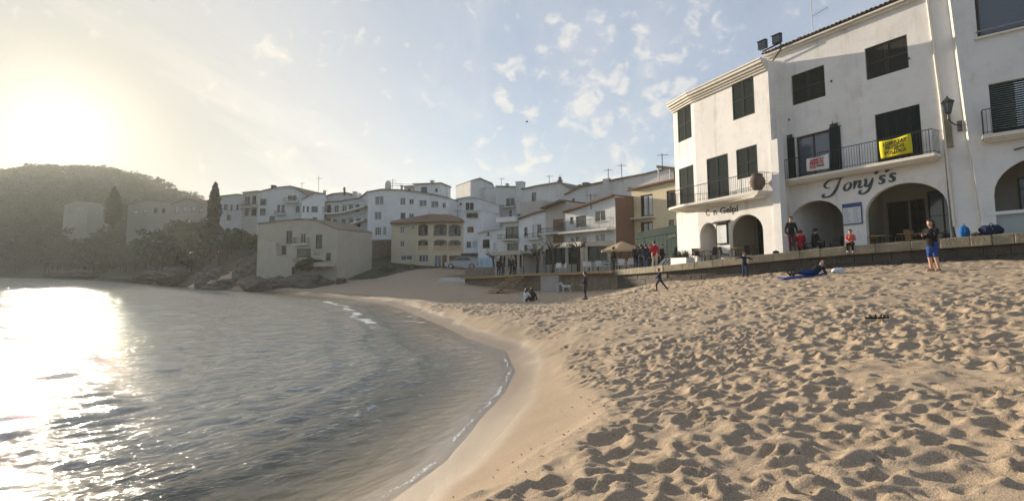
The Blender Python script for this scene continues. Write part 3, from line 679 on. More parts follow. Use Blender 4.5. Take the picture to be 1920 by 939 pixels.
# script lettering, drawn as pen strokes
a = Vector(FT.uz(1543, 366)); e = Vector(FT.uz(1679, 339)); ex = (e - a) / 4.55; 
sg = MB()
def stroke(P_, w0, w1, closed=False):
    pts = catmull([(x, y, 0) for x, y in P_], 8); n = len(pts); L, Rr = [], []
    for i, p in enumerate(pts):
        t = (pts[min(i + 1, n - 1)] - pts[max(i - 1, 0)]).normalized(); nn = Vector((-t.y, t.x, 0)); f = math.sin(math.pi * i / (n - 1)); w = w0 + (w1 - w0) * f
        w *= .55 + .75 * abs(t.y)          # heavier down strokes
        L.append(p + nn * w / 2); Rr.append(p - nn * w / 2)
    q = lambda p, d: FT.p(a.x + ex.x * p.x, a.y + ex.y * p.x + .70 * p.y, d)
    vs = [q(p, .004) for p in L] + [q(p, .004) for p in Rr] + [q(p, .03) for p in L] + [q(p, .03) for p in Rr]; fs = []
    for i in range(n - 1): fs += [(2 * n + i, 3 * n + i, 3 * n + i + 1, 2 * n + i + 1), (i, 2 * n + i, 2 * n + i + 1, i + 1), (n + i, n + i + 1, 3 * n + i + 1, 3 * n + i)]
    sg.add(vs, fs)
stroke([(.55, .42), (.28, .45), (.16, .68), (.42, .92), (.85, .98), (1.25, .93), (1.7, 1.08)], .06, .13)
stroke([(1.28, .93), (1.12, .62), (.92, .22), (.62, -.12), (.28, -.2), (.02, -.12), (.06, .03), (.18, .0)], .06, .19)
stroke([(1.72, .5), (1.52, .36), (1.46, .14), (1.58, .0), (1.78, .08), (1.9, .3), (1.86, .47), (1.72, .5)], .06, .15)
stroke([(2.06, .42), (2.18, .5), (2.16, .3), (2.06, 0)], .06, .16); stroke([(2.1, .22), (2.3, .46), (2.46, .48), (2.46, .3), (2.40, .08), (2.5, .0), (2.64, .1)], .05, .15)
stroke([(2.72, .42), (2.84, .5), (2.84, .28), (2.80, .08), (2.94, .0), (3.12, .18), (3.24, .46)], .05, .15); stroke([(3.28, .5), (3.16, .1), (2.96, -.28), (2.66, -.44), (2.42, -.36), (2.46, -.2), (2.6, -.22)], .05, .16)
stroke([(3.50, 1.0), (3.52, .86), (3.42, .70)], .08, .2)
for s0 in (3.6, 4.2):
    stroke([(s0 + .40, .40), (s0 + .32, .5), (s0 + .16, .47), (s0 + .14, .34), (s0 + .27, .2), (s0 + .26, .05), (s0 + .1, -.01), (s0 - .02, .1)], .06, .17)
stroke([(4.12, .95), (4.14, .82), (4.04, .68)], .08, .2)
sg.build('script_sign', M['script'], T1.root)
# menu board between the arches
q = FT.rect(1581, 381, 1617, 421); mbx = thing('menu_board', 'blue framed menu board on the pier between the two restaurant arches', 'menu board', FT.p((q[0] + q[1]) / 2, q[2], .05))
MB().fbox(FT, q[0], q[1], q[2], q[3], .005, .06).build('frame', M['bluep'], mbx)
MB().fbox(FT, q[0] + .03, q[1] - .03, q[2] + .05, q[3] - .2, .061, .075).build('sheet', M['menu'], mbx)
mb = MB()
for k in range(7):
    zz = q[3] - .3 - k * .1
    for s_ in (0, 1):
        u = q[0] + .08 + s_ * (q[1] - q[0]) * .48; mb.fbox(FT, u, u + (q[1] - q[0]) * random.uniform(.22, .36), zz, zz + .018, .076, .078)
mb.build('print', M['bluep'], mbx)
# banners on the railing
def banner(name, label, px4, cm, lines, tm, d=.76):
    c = [FT.uz(x, y, d) for x, y in px4]; n = 8; mb = MB(); vs = []
    for j in range(n + 1):
        for i in range(n + 1):
            fu, fv = i / n, j / n; t0 = Vector(c[0]).lerp(Vector(c[1]), fu); b0 = Vector(c[3]).lerp(Vector(c[2]), fu); p = t0.lerp(b0, fv)
            vs.append(FT.p(p.x, p.y - .04 * math.sin(math.pi * fu) * (1 - fv), d + .03 * math.sin(fu * 9 + fv * 3)))
    k = n + 1; fs = [(j * k + i, j * k + i + 1, (j + 1) * k + i + 1, (j + 1) * k + i) for j in range(n) for i in range(n)]
    root = thing(name, label, 'banner', FT.p(c[0][0], c[3][1], d)); mb.add(vs, fs); o = mb.build('cloth', M[cm], root, True); so_ = o.modifiers.new('s', 'SOLIDIFY'); so_.thickness = .008
    w = c[1][0] - c[0][0]; sl_ = (c[1][1] - c[0][1]) / w; hh = c[0][1] - c[3][1]
    for (txt, fx, fz, fh, fw, mm) in lines:
        text3(FT, root, txt, c[0][0] + w * fx, c[3][1] + hh * fz + sl_ * w * fx, hh * fh, mm, d + .045, .006, 'lettering', 0, math.atan(sl_), w * fw)
    return root
banner('yellow_banner', 'yellow protest banner with dark lettering tied to the balcony rail', [(1648, 266), (1708, 250), (1711, 286), (1652, 298)], 'ybanner', [('LLIBERTAT', .13, .66, .19, .74, 'blackp'), ('PRESOS', .2, .40, .19, .58, 'blackp'), ('POLÍTICS', .17, .13, .19, .66, 'blackp')], 'blackp')
banner('white_banner', 'small white banner with red lettering tied to the balcony rail', [(1512, 298), (1554, 288), (1554, 316), (1513, 322)], 'wbanner', [('LLIBERTAT', .17, .68, .17, .62, 'redp'), ('PRESOS', .15, .40, .22, .62, 'redp'), ('POL', .15, .12, .24, .28, 'redp'), ('ÍTICS', .47, .17, .14, .32, 'blackp')], 'redp')
# floodlights, aerial, lantern
fl = thing('floodlight_mast', 'pair of dark floodlights on a bracket at the roof edge', 'floodlight', P(0, 14.2, .1))
d_ = .35; pA = P(*FT.uz(1464, 92, d_), d_); pB = P(*FT.uz(1430, 97, d_), d_); pT = P(*FT.uz(1464, 80, d_), d_)
MB().tube([P(-.05, 13.6, .05), pA, pT], .04, 6).build('bracket', M['iron'], fl); MB().tube([pB, pT], .045, 6).build('arm', M['iron'], fl)
for x, y, w in ((1430, 85, 9), (1457, 74, 10)):
    u, z = FT.uz(x, y, d_); mb = MB(); mb.fbox(FT, u - .24, u + .24, z - .22, z + .22, d_ - .1, d_ + .10); mb.fbox(FT, u - .15, u + .15, z - .14, z + .14, d_ - .2, d_ - .102); mb.fbox(FT, u - .27, u + .27, z + .222, z + .25, d_ - .1, d_ + .16)
    o = mb.build('lamp_head', M['iron'], fl); MB().fbox(FT, u - .2, u + .2, z - .18, z + .18, d_ + .103, d_ + .108).build('lens', M['glass'], o)
an = thing('tv_aerial', 'thin tall television aerial rising above the tiled eaves', 'aerial', P(*FT.uz(1525, 65, -1), -1))
u, z = FT.uz(1525, 66, -1); mb = MB(); mb.tube([P(u, z - .6, -1), P(u - .05, z + 3.4, -1)], .022, 5); mb.build('mast', M['metal'], an)
mb = MB(); zz = z + 1.05; mb.tube([P(u, zz, -1), P(u + .85, zz + .12, -1)], .012, 4)
for k in range(7): uu = u + .1 + k * .12; mb.tube([P(uu, zz + .02 * k - .16, -1.1), P(uu, zz + .02 * k + .16, -.9)], .007, 4)
mb.build('elements', M['metal'], an)
dsh = solo(MB().ball(P(*FT.uz(1500, 74, -.4), -.4), (.22, .22, .12), 10, 6), 'roof_vent', M['metal'], 'small grey vent cap lying on the tiled eaves', 'roof vent', smooth=True)
lt_ = thing('wall_lantern', 'black glazed street lantern on a wall bracket beside the restaurant balcony', 'lantern', P(*FT.uz(1778, 212, .7), .0))
u, z = FT.uz(1777, 200, .7); c = P(u, z, .7)
MB().lathe(c + Vector((0, 0, .16)), [(.25, 0), (.23, .05), (.11, .15), (.05, .2), (.03, .27), (.0, .29)], 6).build('cap', M['iron'], lt_)
MB().lathe(c + Vector((0, 0, -.26)), [(.10, 0), (.20, .41)], 6).build('glazing', M['glassl'], lt_)
mb = MB()
for k in range(6):
    an_ = 2 * math.pi * k / 6; mb.tube([c + Vector((.105 * math.cos(an_), .105 * math.sin(an_), -.26)), c + Vector((.208 * math.cos(an_), .208 * math.sin(an_), .16))], .014, 4)
mb.lathe(c + Vector((0, 0, -.34)), [(.02, 0), (.1, .04), (.13, .08)], 6); mb.build('cage', M['iron'], lt_)
mb = MB(); mb.tube(catmull([c + Vector((0, 0, -.34)), c + Vector((0, 0, -.55)), P(u + .1, z - .75, .45), P(u + .12, z - .72, .12), P(u + .12, z - .8, .02)], 5), .028, 6); mb.fbox(FT, u + .04, u + .2, z - 1.0, z - .55, .003, .05); mb.build('bracket', M['iron'], lt_)
# battered buttress on the party wall
FB = Facade((18.42, 22.46), (19.6, 20.99))
bl = [FB.uz(*q) for q in ((1795, 452), (1789, 425), (1763, 190), (1738, 5), (1735, -14), (1776, -40), (1782, 5), (1813, 232), (1842, 425), (1846, 452))]
bt = House('buttress_wall', 'white battered buttress between the restaurant and the shaded end house', FB, 'white2', bl, 6, 'buttress')
bt.finish()
def pipe(F, pts, r, root): MB().tube([F.p(*F.uz(x, y), .05) for x, y in pts], r, 6).build('drain_pipe', M['trim'], root)
pipe(FB, [(1739, 0), (1764, 190), (1790, 425)], .05, bt.root); pipe(FB, [(1781, 0), (1812, 230), (1840, 425)], .06, bt.root)
mb = MB(); mb.prism([FB.p(*FB.uz(*q), .003) for q in ((1775, 278), (1788, 276), (1781, 205), (1767, 207))], FB.n.to_3d() * .06); mb.build('stone_patch', M['coping'], bt.root)
# ---------------------------------------------------------------- shaded end house at the picture's right
FE = Facade((18.05, 22.1), (26.0, 16.0), .045)
EH = House('end_house', 'white house with wide arch and green blind balcony beyond the buttress', FE, 'white2', [FE.uz(1847, 455), (10.0, 2.6), (10.0, 16.5), FE.uz(1774, -50), FE.uz(1782, 5), FE.uz(1812, 232)], 9, 'building', reveal=.28)
q = FE.rect(1830, 8, 1915, 62); q = (q[0], q[0] + 1.75, q[2], q[2] + 2.1); EH.hole(q); EH.window(q, 'darkw', 'glassl', mull=0, bars=0, t=.12); q2 = (q[0] + 4.0, q[1] + 4.0, q[2], q[3]); EH.hole(q2); EH.window(q2, 'darkw', 'glassl', mull=0, bars=0, t=.12)
mb = MB(); mb.fbox(FE, q[0] - .12, q[1] + .12, q[2] - .09, q[2] - .004, -.05, .12); mb.build('sill', M['trim'], EH.root)
mb = MB(); mb.tube([FE.p(q[0] - .05, q[2] + .22, .06), FE.p(q[1] + .1, q[2] + .22, .06)], .03, 6); mb.build('guard_rail', M['metal'], EH.root)
q = FE.rect(1857, 152, 1918, 250); q = (q[0], q[0] + 2.3, q[2], q[3]); EH.hole(q); mb = MB()
for k in range(int((q[3] - q[2]) / .09)): zz = q[2] + k * .09; mb.add([FE.p(q[0], zz, -.1), FE.p(q[1], zz, -.1), FE.p(q[1], zz + .085, -.135), FE.p(q[0], zz + .085, -.135)], [(0, 1, 2, 3)])
o = mb.build('roller_blind', M['greenc'], EH.root); q2 = (q[0] + 3.8, q[1] + 3.8, q[2], q[3]); EH.hole(q2); EH.shutters(q2, 'shutter', -.1, 3)
zb = q[2]; slab(FE, EH.root, q[0] - .35, q[1] + .4, zb - .16, zb - .01, .5); railing(FE, EH.root, q[0] - .3, q[1] + .35, zb, zb + 1.0, .45)
q = FE.rect(1863, 295, 1925, 415); al = (q[0], q[0] + 3.0); EH.holes.append(arch(al[0], al[1], 3.35, 5.2, 6.6)); EH.holes.append(arch(al[0] + 3.7, al[1] + 3.3, 3.05, 5.2, 6.4)); EH.finish()
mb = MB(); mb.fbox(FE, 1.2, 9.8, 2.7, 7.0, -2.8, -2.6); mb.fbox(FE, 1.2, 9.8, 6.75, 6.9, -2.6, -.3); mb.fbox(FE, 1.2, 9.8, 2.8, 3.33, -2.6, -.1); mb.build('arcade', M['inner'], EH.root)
EH.window((al[0] + 1.0, al[1] - .3, 4.7, 6.1), 'darkw', 'glass', d=-2.59, mull=1, bars=2)
m, T, b = newmat('parapet_glass'); b.inputs['Base Color'].default_value = (.62, .72, .74, 1); b.inputs['Roughness'].default_value = .25; b.inputs['Transmission Weight'].default_value = .55; M['parglass'] = m
mb = MB(); mb.fbox(FE, al[0] - .02, al[1] + .0, 3.36, 4.45, -.16, -.13); mb.build('glass_parapet', m, EH.root); mb = MB(); mb.fbox(FE, al[0] - .3, al[1] + .2, 4.45, 4.58, -.2, .03); mb.build('parapet_rail', M['white_m'], EH.root)
mb = MB(); mb.tube([FE.p(al[0] + .7, 6.95, 0), FE.p(al[0] + 1.4, 7.0, .5)], .03, 5); mb.build('awning_arm', M['darkw'], EH.root)

# ---------------------------------------------------------------- corner restaurant with the curved balcony
FG = Facade((11.55, 33.0), (13.72, 27.95), .025)
LG = FG.L; FV = Facade((11.0, 35.5), (11.55, 33.0), .0)
G = House('corner_restaurant', 'white corner house with curved balcony, dark shutters and Gelpi lettering', FG, 'white', [(0, 2.2), (LG + .15, 2.2), (LG + .15, 13.42), (0, 13.42)], 7, 'building', reveal=.24)
for r in ((1373, 152, 1414, 220), (1381, 276, 1420, 333)):
    q = FG.rect(*r); G.hole(q); G.shutters(q, 'shutter', -.04)
q = FG.rect(1326, 293, 1366, 376); q = (q[0], q[1], 6.40, q[3]); G.hole(q); G.shutters(q, 'shutter', -.04)
a1 = FG.rect(1303, 418, 1345, 483); a2 = FG.rect(1368, 402, 1431, 472); a1 = (max(.12, a1[0]), a1[1], a1[2], a1[3])
G.holes.append(arch(a1[0], a1[1], 2.75, 4.35, a1[3])); G.holes.append(arch(a2[0], a2[1], 2.75, 4.35, a2[3])); G.finish()
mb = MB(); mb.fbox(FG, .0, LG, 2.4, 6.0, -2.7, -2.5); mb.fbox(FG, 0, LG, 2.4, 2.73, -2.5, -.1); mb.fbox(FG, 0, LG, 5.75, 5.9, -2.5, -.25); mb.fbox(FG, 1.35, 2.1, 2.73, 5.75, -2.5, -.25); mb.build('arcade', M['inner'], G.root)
inner_door(G, 2.3, 3.6, 2.74, 5.4, -2.49, bars=0); inner_door(G, .75, 1.05, 2.74, 4.9, -2.49, bars=0, mull=0)
# bevelled bay on the corner
mbv = MB(); hv = []
LV = FV.L
v1 = FV.rect(1284, 195, 1307, 258); v2 = FV.rect(1290, 308, 1312, 372)
v1 = (.55, LV - .35, v1[2], v1[3]); v2 = (.5, LV - .3, 6.40, v2[3]); hv = [rloop(*v1), rloop(*v2)]
mbv.wall(FV, [(0, 2.2), (LV, 2.2), (LV, 13.42), (0, 13.42)], hv, 4, .2); mbv.build('bay_wall', M['white'], G.root)
Gv = House.__new__(House); Gv.F = FV; Gv.root = G.root; Gv.rev = .2
for v_ in (v1, v2): House.shutters(Gv, v_, 'shutter', -.06)
# cornice: three stepped mouldings following both faces
def strip2(name, z0, z1, d, mat, zt=None):
    mb = MB(); mb.fbox(FG, -.02, LG + .12, z0, z1, .003, d)
    n1, n2 = FV.n, FG.n; c = FG.A; bis = (n1 + n2).normalized(); e0 = FV.A
    pl = [e0 + n1 * .003, c + bis * .003, c + bis * d * 1.02, e0 + n1 * d]
    mb.hexa([Vector((p.x, p.y, z0)) for p in pl] + [Vector((p.x, p.y, z1)) for p in pl]); return mb.build(name, mat, G.root)
for k, (za, zb_, d) in enumerate(((12.89, 13.01, .12), (13.01, 13.13, .22), (13.13, 13.27, .34), (13.27, 13.43, .46), (13.43, 13.51, .52))): strip2('cornice', za, zb_ - .002, d, M['trim'])
# balcony: rounded slab wrapping the corner
bp_ = []
path = [Vector((10.1, 34.4)), Vector((9.75, 33.6))]
c0 = FG.A; bis = (FV.n + FG.n).normalized()
outer = [FV.A + FV.n * .1, FV.A + FV.n * .72 + FV.d * .3, c0 + FV.n * .95 - FV.d * .5, c0 + bis * .98, c0 + FG.n * .92 + FG.d * .6, c0 + FG.n * .86 + FG.d * (LG * .6), c0 + FG.n * .8 + FG.d * (LG - .15)]
oc = [p for p in catmull([Vector((p.x, p.y, 0)) for p in outer], 6)]
zf = lambda p: 6.22 + .025 * max(0, (p.xy - c0).dot(FG.d))
inn = [FV.A.to_3d(), FG.A.to_3d(), FG.p(LG - .12, 0).xy.to_3d()]
loop = oc + inn[::-1]
def lay(mb, loop, za, zb_, inset=0):
    n = len(loop); lo = [Vector((p.x, p.y, zf(p) + za)) for p in loop]; hi = [Vector((p.x, p.y, zf(p) + zb_)) for p in loop]; tri = tessellate_polygon([[Vector((p.x, p.y, 0)) for p in loop]])
    mb.add(lo + hi, [tuple(t) for t in tri] + [tuple(i + n for i in t) for t in tri] + [(i, (i + 1) % n, (i + 1) % n + n, i + n) for i in range(n)])
mb = MB(); lay(mb, loop, .02, .16)
cen = Vector((11.6, 31.9, 0)); ins = lambda f: [Vector(p) + (Vector((12.2 + (p.x - 11.2) * .3, 32.2 + (p.y - 33) * .75, 0)) - Vector(p)) * f for p in oc] + inn[::-1]
lay(mb, ins(.12), -.05, .018); lay(mb, ins(.30), -.11, -.052); lay(mb, ins(.5), -.17, -.112); mb.build('balcony_slab', M['trim'], G.root)
mb = MB(); rp = [p.lerp(Vector((12.6, 32.6, 0)), .035) for p in oc]
for h_, r_ in ((.26, .012), (1.15, .022)): mb.tube([Vector((p.x, p.y, zf(p) + h_)) for p in rp], r_, 5)
seg = []
for p0, p1 in zip(rp[:-1], rp[1:]):
    k = max(1, int((p1 - p0).length / .12))
    for j in range(k): seg.append(p0.lerp(p1, j / k))
for i, p in enumerate(seg + [rp[-1]]): mb.tube([Vector((p.x, p.y, zf(p) + .16)), Vector((p.x, p.y, zf(p) + 1.15))], .022 if i % 9 == 0 else .009, 4, False)
for j in range(1, 6):
    q0 = rp[-1].lerp(inn[2], j / 6); mb.tube([Vector((q0.x, q0.y, 6.5)), Vector((q0.x, q0.y, 7.5))], .01, 4)
mb.tube([Vector((rp[-1].x, rp[-1].y, zf(rp[-1]) + 1.15)), Vector((inn[2].x, inn[2].y, zf(rp[-1]) + 1.15))], .02, 5)
mb.build('railing', M['iron'], G.root)
pt = FG.p(*FG.uz(1421, 357, .5), .5); pot = thing('balcony_urn', 'large round terracotta urn standing on the curved balcony', 'urn', pt)
MB().lathe(pt + Vector((0, 0, -.02)), [(.14, 0), (.24, .08), (.37, .32), (.40, .5), (.33, .7), (.26, .78), (.31, .84), (.30, .87)], 16).build('body', M['terracotta'], pot, True)
mb = MB(); mb.lathe(pt + Vector((0, 0, .84)), [(.25, 0), (.2, .06), (.0, .07)], 12); mb.build('soil', M['darkw'], pot)
# lettering:  C n Gelpi
b0 = FG.uz(1323, 405); b1 = FG.uz(1385, 396)
sl_ = (b1[1] - b0[1]) / (b1[0] - b0[0]); wtot = b1[0] - b0[0]
for s_, fu, fw in (('C', 0, .125), ('n', .245, .105), ('Gelpí', .45, .55)):
    text3(FG, G.root, s_, b0[0] + wtot * fu, b0[1] + sl_ * wtot * fu, 0.36, 'letter', .008, .014, 'lettering', 0, math.atan(sl_), wtot * fw)
mb = MB(); mb.fbox(FG, LG + .16, LG + .62, 2.3, 9.0, -.3, .12); mb.build('pier', M['white2'], G.root)
q = FG.rect(1345, 420, 1366, 458); mc = thing('menu_case', 'dark glazed menu case with small wooden roof between the corner arches', 'menu case', FG.p(q[0], q[2]))
MB().fbox(FG, q[0], q[1], q[2], q[3], .005, .08).build('frame', M['shutter'], mc); MB().fbox(FG, q[0] + .07, q[1] - .07, q[2] + .07, q[3] - .07, .081, .09).build('sheet', M['menu'], mc)
mb = MB()
for k in range(9): mb.fbox(FG, q[0] + .13, q[0] + .13 + random.uniform(.2, .4), q[2] + .15 + k * .11, q[2] + .17 + k * .11, .091, .093)
mb.build('print', M['letter'], mc)
mb = MB(); mb.hexa([FG.p(q[0] - .15, q[3] + .06, .28), FG.p(q[1] + .15, q[3] + .06, .28), FG.p(q[1] + .15, q[3] + .06, .005), FG.p(q[0] - .15, q[3] + .06, .005), FG.p(q[0] - .15, q[3] + .1, .3), FG.p(q[1] + .15, q[3] + .1, .3), FG.p(q[1] + .15, q[3] + .2, .005), FG.p(q[0] - .15, q[3] + .2, .005)]); mb.build('roof', M['darkw'], mc)

# ---------------------------------------------------------------- the village round the bay
def far(name, label, xa, Ya, xb, Yb, tops, zb, depth, mat, wins=(), roof=None, cat='house', group='village houses round the bay', fm='darkw', over=.25, xl=None, xr=None):
    F = Facade.px(xa, Ya, xb, Yb); tp = [F.uz(x, y) for x, y in tops]
    u0, u1 = tp[0][0], tp[-1][0]
    H = House(name, label, F, mat, [(u0, zb), (u1, zb)] + tp[::-1], depth, cat, group, .14)
    for w in wins:
        st = w[4] if len(w) > 4 else 'dark'; r = F.rect(*w[:4])
        if st == 'arch':
            zs = r[2] + (r[3] - r[2]) * .78; H.holes.append(arch(r[0], r[1], r[2], zs, r[3], 8)); continue
        H.hole(r)
        if st == 'shut': H.shutters(r, w[5] if len(w) > 5 else 'shutter', -.07, slats=False)
        elif st == 'open': pass
        elif st == 'bare': H.window(r, fm, 'glass', mull=0, bars=0, sill=True)
        elif st == 'pale': H.window(r, 'trim', 'glassl', mull=1, bars=0, sill=True)
        elif st == 'grid': H.window(r, 'trim', 'glass', mull=2, bars=2)
        elif st == 'garage': H.window(r, 'brownwood', 'glass', mull=1, bars=0, t=.3)
        else: H.window(r, 'trim' if random.random() < .4 else fm, 'glass', mull=1, bars=0, sill=True)
    H.finish()
    if roof:
        mb = MB()
        for (ua, za), (ub, zb_) in zip(tp[:-1], tp[1:]):
            if abs(ub - ua) < .05: continue
            mb.hexa([F.p(ua - .02, za + .005, over), F.p(ub + .02, zb_ + .005, over), F.p(ub + .02, zb_ + .005, -depth), F.p(ua - .02, za + .005, -depth),
                     F.p(ua - .02, za + .16, over), F.p(ub + .02, zb_ + .16, over), F.p(ub + .02, zb_ + .16, -depth), F.p(ua - .02, za + .16, -depth)])
        mb.build('roof', M[roof], H.root)
    # inner lining so that open loggias are not see-through
    zt = max(z for u, z in tp)
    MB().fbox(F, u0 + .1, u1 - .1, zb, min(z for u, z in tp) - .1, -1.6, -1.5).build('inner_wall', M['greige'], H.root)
    return H
def chimney(H, x0, y0, x1, y1, d=-1.0, m='white3', cap=True, rnd=False):
    r = H.F.rect(x0, y0, x1, y1, d); w = r[1] - r[0]; mb = MB()
    if rnd:
        c = H.F.p((r[0] + r[1]) / 2, 0, d); mb.lathe(Vector((c.x, c.y, 0)), [(w * .55, r[2] - .8), (w * .5, r[2] + (r[3] - r[2]) * .6), (w * .42, r[3] - w * .25), (w * .2, r[3])], 10)
    else:
        mb.fbox(H.F, r[0], r[1], r[2] - .8, r[3], d - w, d)
        if cap: mb.fbox(H.F, r[0] - .08, r[1] + .08, r[3] - .16, r[3] - .06, d - w - .08, d + .08)
    return mb.build('chimney', M[m], H.root, rnd)
def balcony(H, x0, yb, x1, yt, d=.9, m='trim', step=.14):
    r = H.F.rect(x0, yt, x1, yb); slab(H.F, H.root, r[0], r[1], r[2] - .14, r[2], d, m, mould=False); railing(H.F, H.root, r[0] + .03, r[1] - .03, r[2], r[3], d - .06, step)

# old shore house on the rocks
SHO = far('shore_house', 'big blank cream gabled house standing on rocks at the water', 484, 67.5, 634, 64, [(484, 421), (520, 416), (562, 412), (590, 413), (634, 431)], .3, 7.5, 'shadewhite',
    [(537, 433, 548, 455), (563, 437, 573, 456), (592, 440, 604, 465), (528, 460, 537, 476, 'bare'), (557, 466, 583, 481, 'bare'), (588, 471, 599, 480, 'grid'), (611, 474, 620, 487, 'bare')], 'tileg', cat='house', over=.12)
FS = SHO.F; r = FS.rect(505, 457, 612, 535); mb = MB()
mb.prism([FS.p(r[0], .3, .003), FS.p(FS.uz(556, 455)[0], .3, .003), FS.p(*FS.uz(556, 484), .003), FS.p(*FS.uz(526, 479), .003), FS.p(*FS.uz(524, 456), .003), FS.p(*FS.uz(505, 453), .003)], FS.n.to_3d() * .7); mb.build('lower_wall', M['shadewhite'], SHO.root)
balcony(SHO, 556, 457, 581, 446, .7)
r = FS.rect(556, 484, 628, 500); slab(FS, SHO.root, r[0], r[1], r[2], r[3] - .5, 1.6, 'shadewhite', 'terrace', False)
# yellow apartment house with arched loggias
YA = far('yellow_apartment_house', 'yellow three storey apartment house with arched loggias and tiled hip roof', 780, 74, 869, 72, [(779, 415), (869, 414)], .8, 9, 'yellow',
    [(784, 420, 803, 442, 'arch'), (813, 420, 838, 442, 'arch'), (841, 421, 864, 443, 'arch'), (784, 449, 803, 469, 'arch'), (813, 449, 838, 470, 'arch'), (841, 450, 864, 470, 'arch'), (785, 478, 803, 491, 'grid'), (814, 478, 827, 502, 'pale'), (829, 478, 838, 502, 'garage'), (842, 479, 863, 500, 'garage')])
FY = YA.F
for x0, x1 in ((784, 803), (813, 838), (841, 864)):
    r = FY.rect(x0, 433, x1, 442); railing(FY, YA.root, r[0] + .03, r[1] - .03, r[2], r[3], -.06, .16, ret=False)
    r = FY.rect(x0, 460, x1, 470); mb = MB(); mb.fbox(FY, r[0] + .01, r[1] - .01, r[2], r[3], -.12, -.03); mb.build('parapet', M['canvas'], YA.root)
    for yy in (421, 450):
        r = FY.rect(x0 + 2, yy + 2, x0 + (x1 - x0) * .55, yy + 18); YA.window(r, 'trim', 'glassl', d=-1.48, mull=0, bars=0)
mb = MB()   # left wing
FYL = Facade.px(733, 75, 780, 74.2); zt = FYL.uz(756, 418)[1]
wl_ = [FYL.rect(750, 424, 758, 438), FYL.rect(770, 422, 777, 430), FYL.rect(750, 451, 758, 463), FYL.rect(751, 479, 773, 488)]
mb.wall(FYL, [(0, .8), (FYL.L, .8), (FYL.L, zt), (0, zt)], [rloop(*q) for q in wl_], 8, .14); mb.build('wing_wall', M['yellow'], YA.root)
YL = House.__new__(House); YL.F = FYL; YL.root = YA.root; YL.rev = .14
for q in wl_: YL.window(q, 'trim', 'glassl', mull=1, bars=0)
mb = MB(); A = lambda x, y, Y: at(x, y, Y)
e1, e2, e3, e4 = A(731, 418, 74.4), A(871, 414, 71.5), A(866, 410, 80), A(735, 414, 82); rA, rB = A(806, 401, 77), A(845, 402, 76.5); wA = A(778, 408, 77.5)
mb.add([e1, e2, e3, e4, rA, rB, wA, A(781, 415.5, 73.4)], [(0, 7, 6), (7, 1, 5, 4, 6), (1, 2, 5), (2, 3, 4, 5), (3, 0, 6, 4)]); ro_ = mb.build('roof', M['tile'], YA.root)
sd = ro_.modifiers.new('s', 'SOLIDIFY'); sd.thickness = .18
# tall white apartment block behind it
WB = far('white_apartment_block', 'tall plain white apartment block with rooftop flat and fat chimney', 689, 86, 842, 83, [(690, 361), (716, 356), (752, 357), (800, 363), (841, 372)], 3.5, 12, 'white2',
    [(703, 368, 719, 384, 'pale'), (750, 371, 760, 384, 'pale'), (767, 373, 776, 383), (786, 375, 800, 387, 'pale'), (808, 377, 822, 389, 'pale'), (829, 380, 836, 390), (702, 397, 715, 412, 'pale'), (751, 399, 760, 409), (767, 400, 776, 409), (703, 426, 715, 441, 'grid'), (718, 425, 724, 441, 'pale')], 'tileg', cat='apartment block')
chimney(WB, 722, 339, 733, 358, -.6, 'white3', False, True); FW = WB.F
def penthouse(H, x0, y0, x1, y1, d, dep, mat, wins, roof='tileg'):
    r = H.F.rect(x0, y0, x1, y1, d); mb = MB(); q = [H.F.rect(*w, d) for w in wins]
    mb.wall(H.F, rloop(r[0], r[1], r[2] - .6, r[3]), [rloop(*w) for w in q], dep, .12, d); mb.build('rooftop_flat', M[mat], H.root)
    for w in q: H.window(w, 'trim', 'glass', d=d - .1, mull=0, bars=0)
    MB().fbox(H.F, r[0] - .2, r[1] + .2, r[3] + .004, r[3] + .14, d - dep, d + .25).build('rooftop_roof', M[roof], H.root)
penthouse(WB, 776, 345, 826, 366, -3, 5, 'white2', [(789, 350, 801, 362), (815, 353, 821, 361)]); penthouse(WB, 758, 350, 775, 362, -3.5, 4, 'white3', [(764, 353, 770, 360)]); chimney(WB, 807, 338, 812, 346, -4, 'white3')
chimney(WB, 751, 347, 754, 360, -.8, 'white3')
# masonry below the block
RW = solo(MB(), 'retaining_wall', M['rubble'], 'x', 'wall') if False else None
FR = Facade.px(682, 76, 737, 79); mb = MB(); mb.wall(FR, [(0, .8), (FR.L, .8), (FR.L, FR.uz(735, 449)[1]), (0, FR.uz(683, 450)[1])], [], 5)
rwall = solo(mb, 'retaining_wall', M['rubble'], 'tall rubble stone retaining wall between shore house and yellow house', 'wall', loc=FR.p(2, .8))
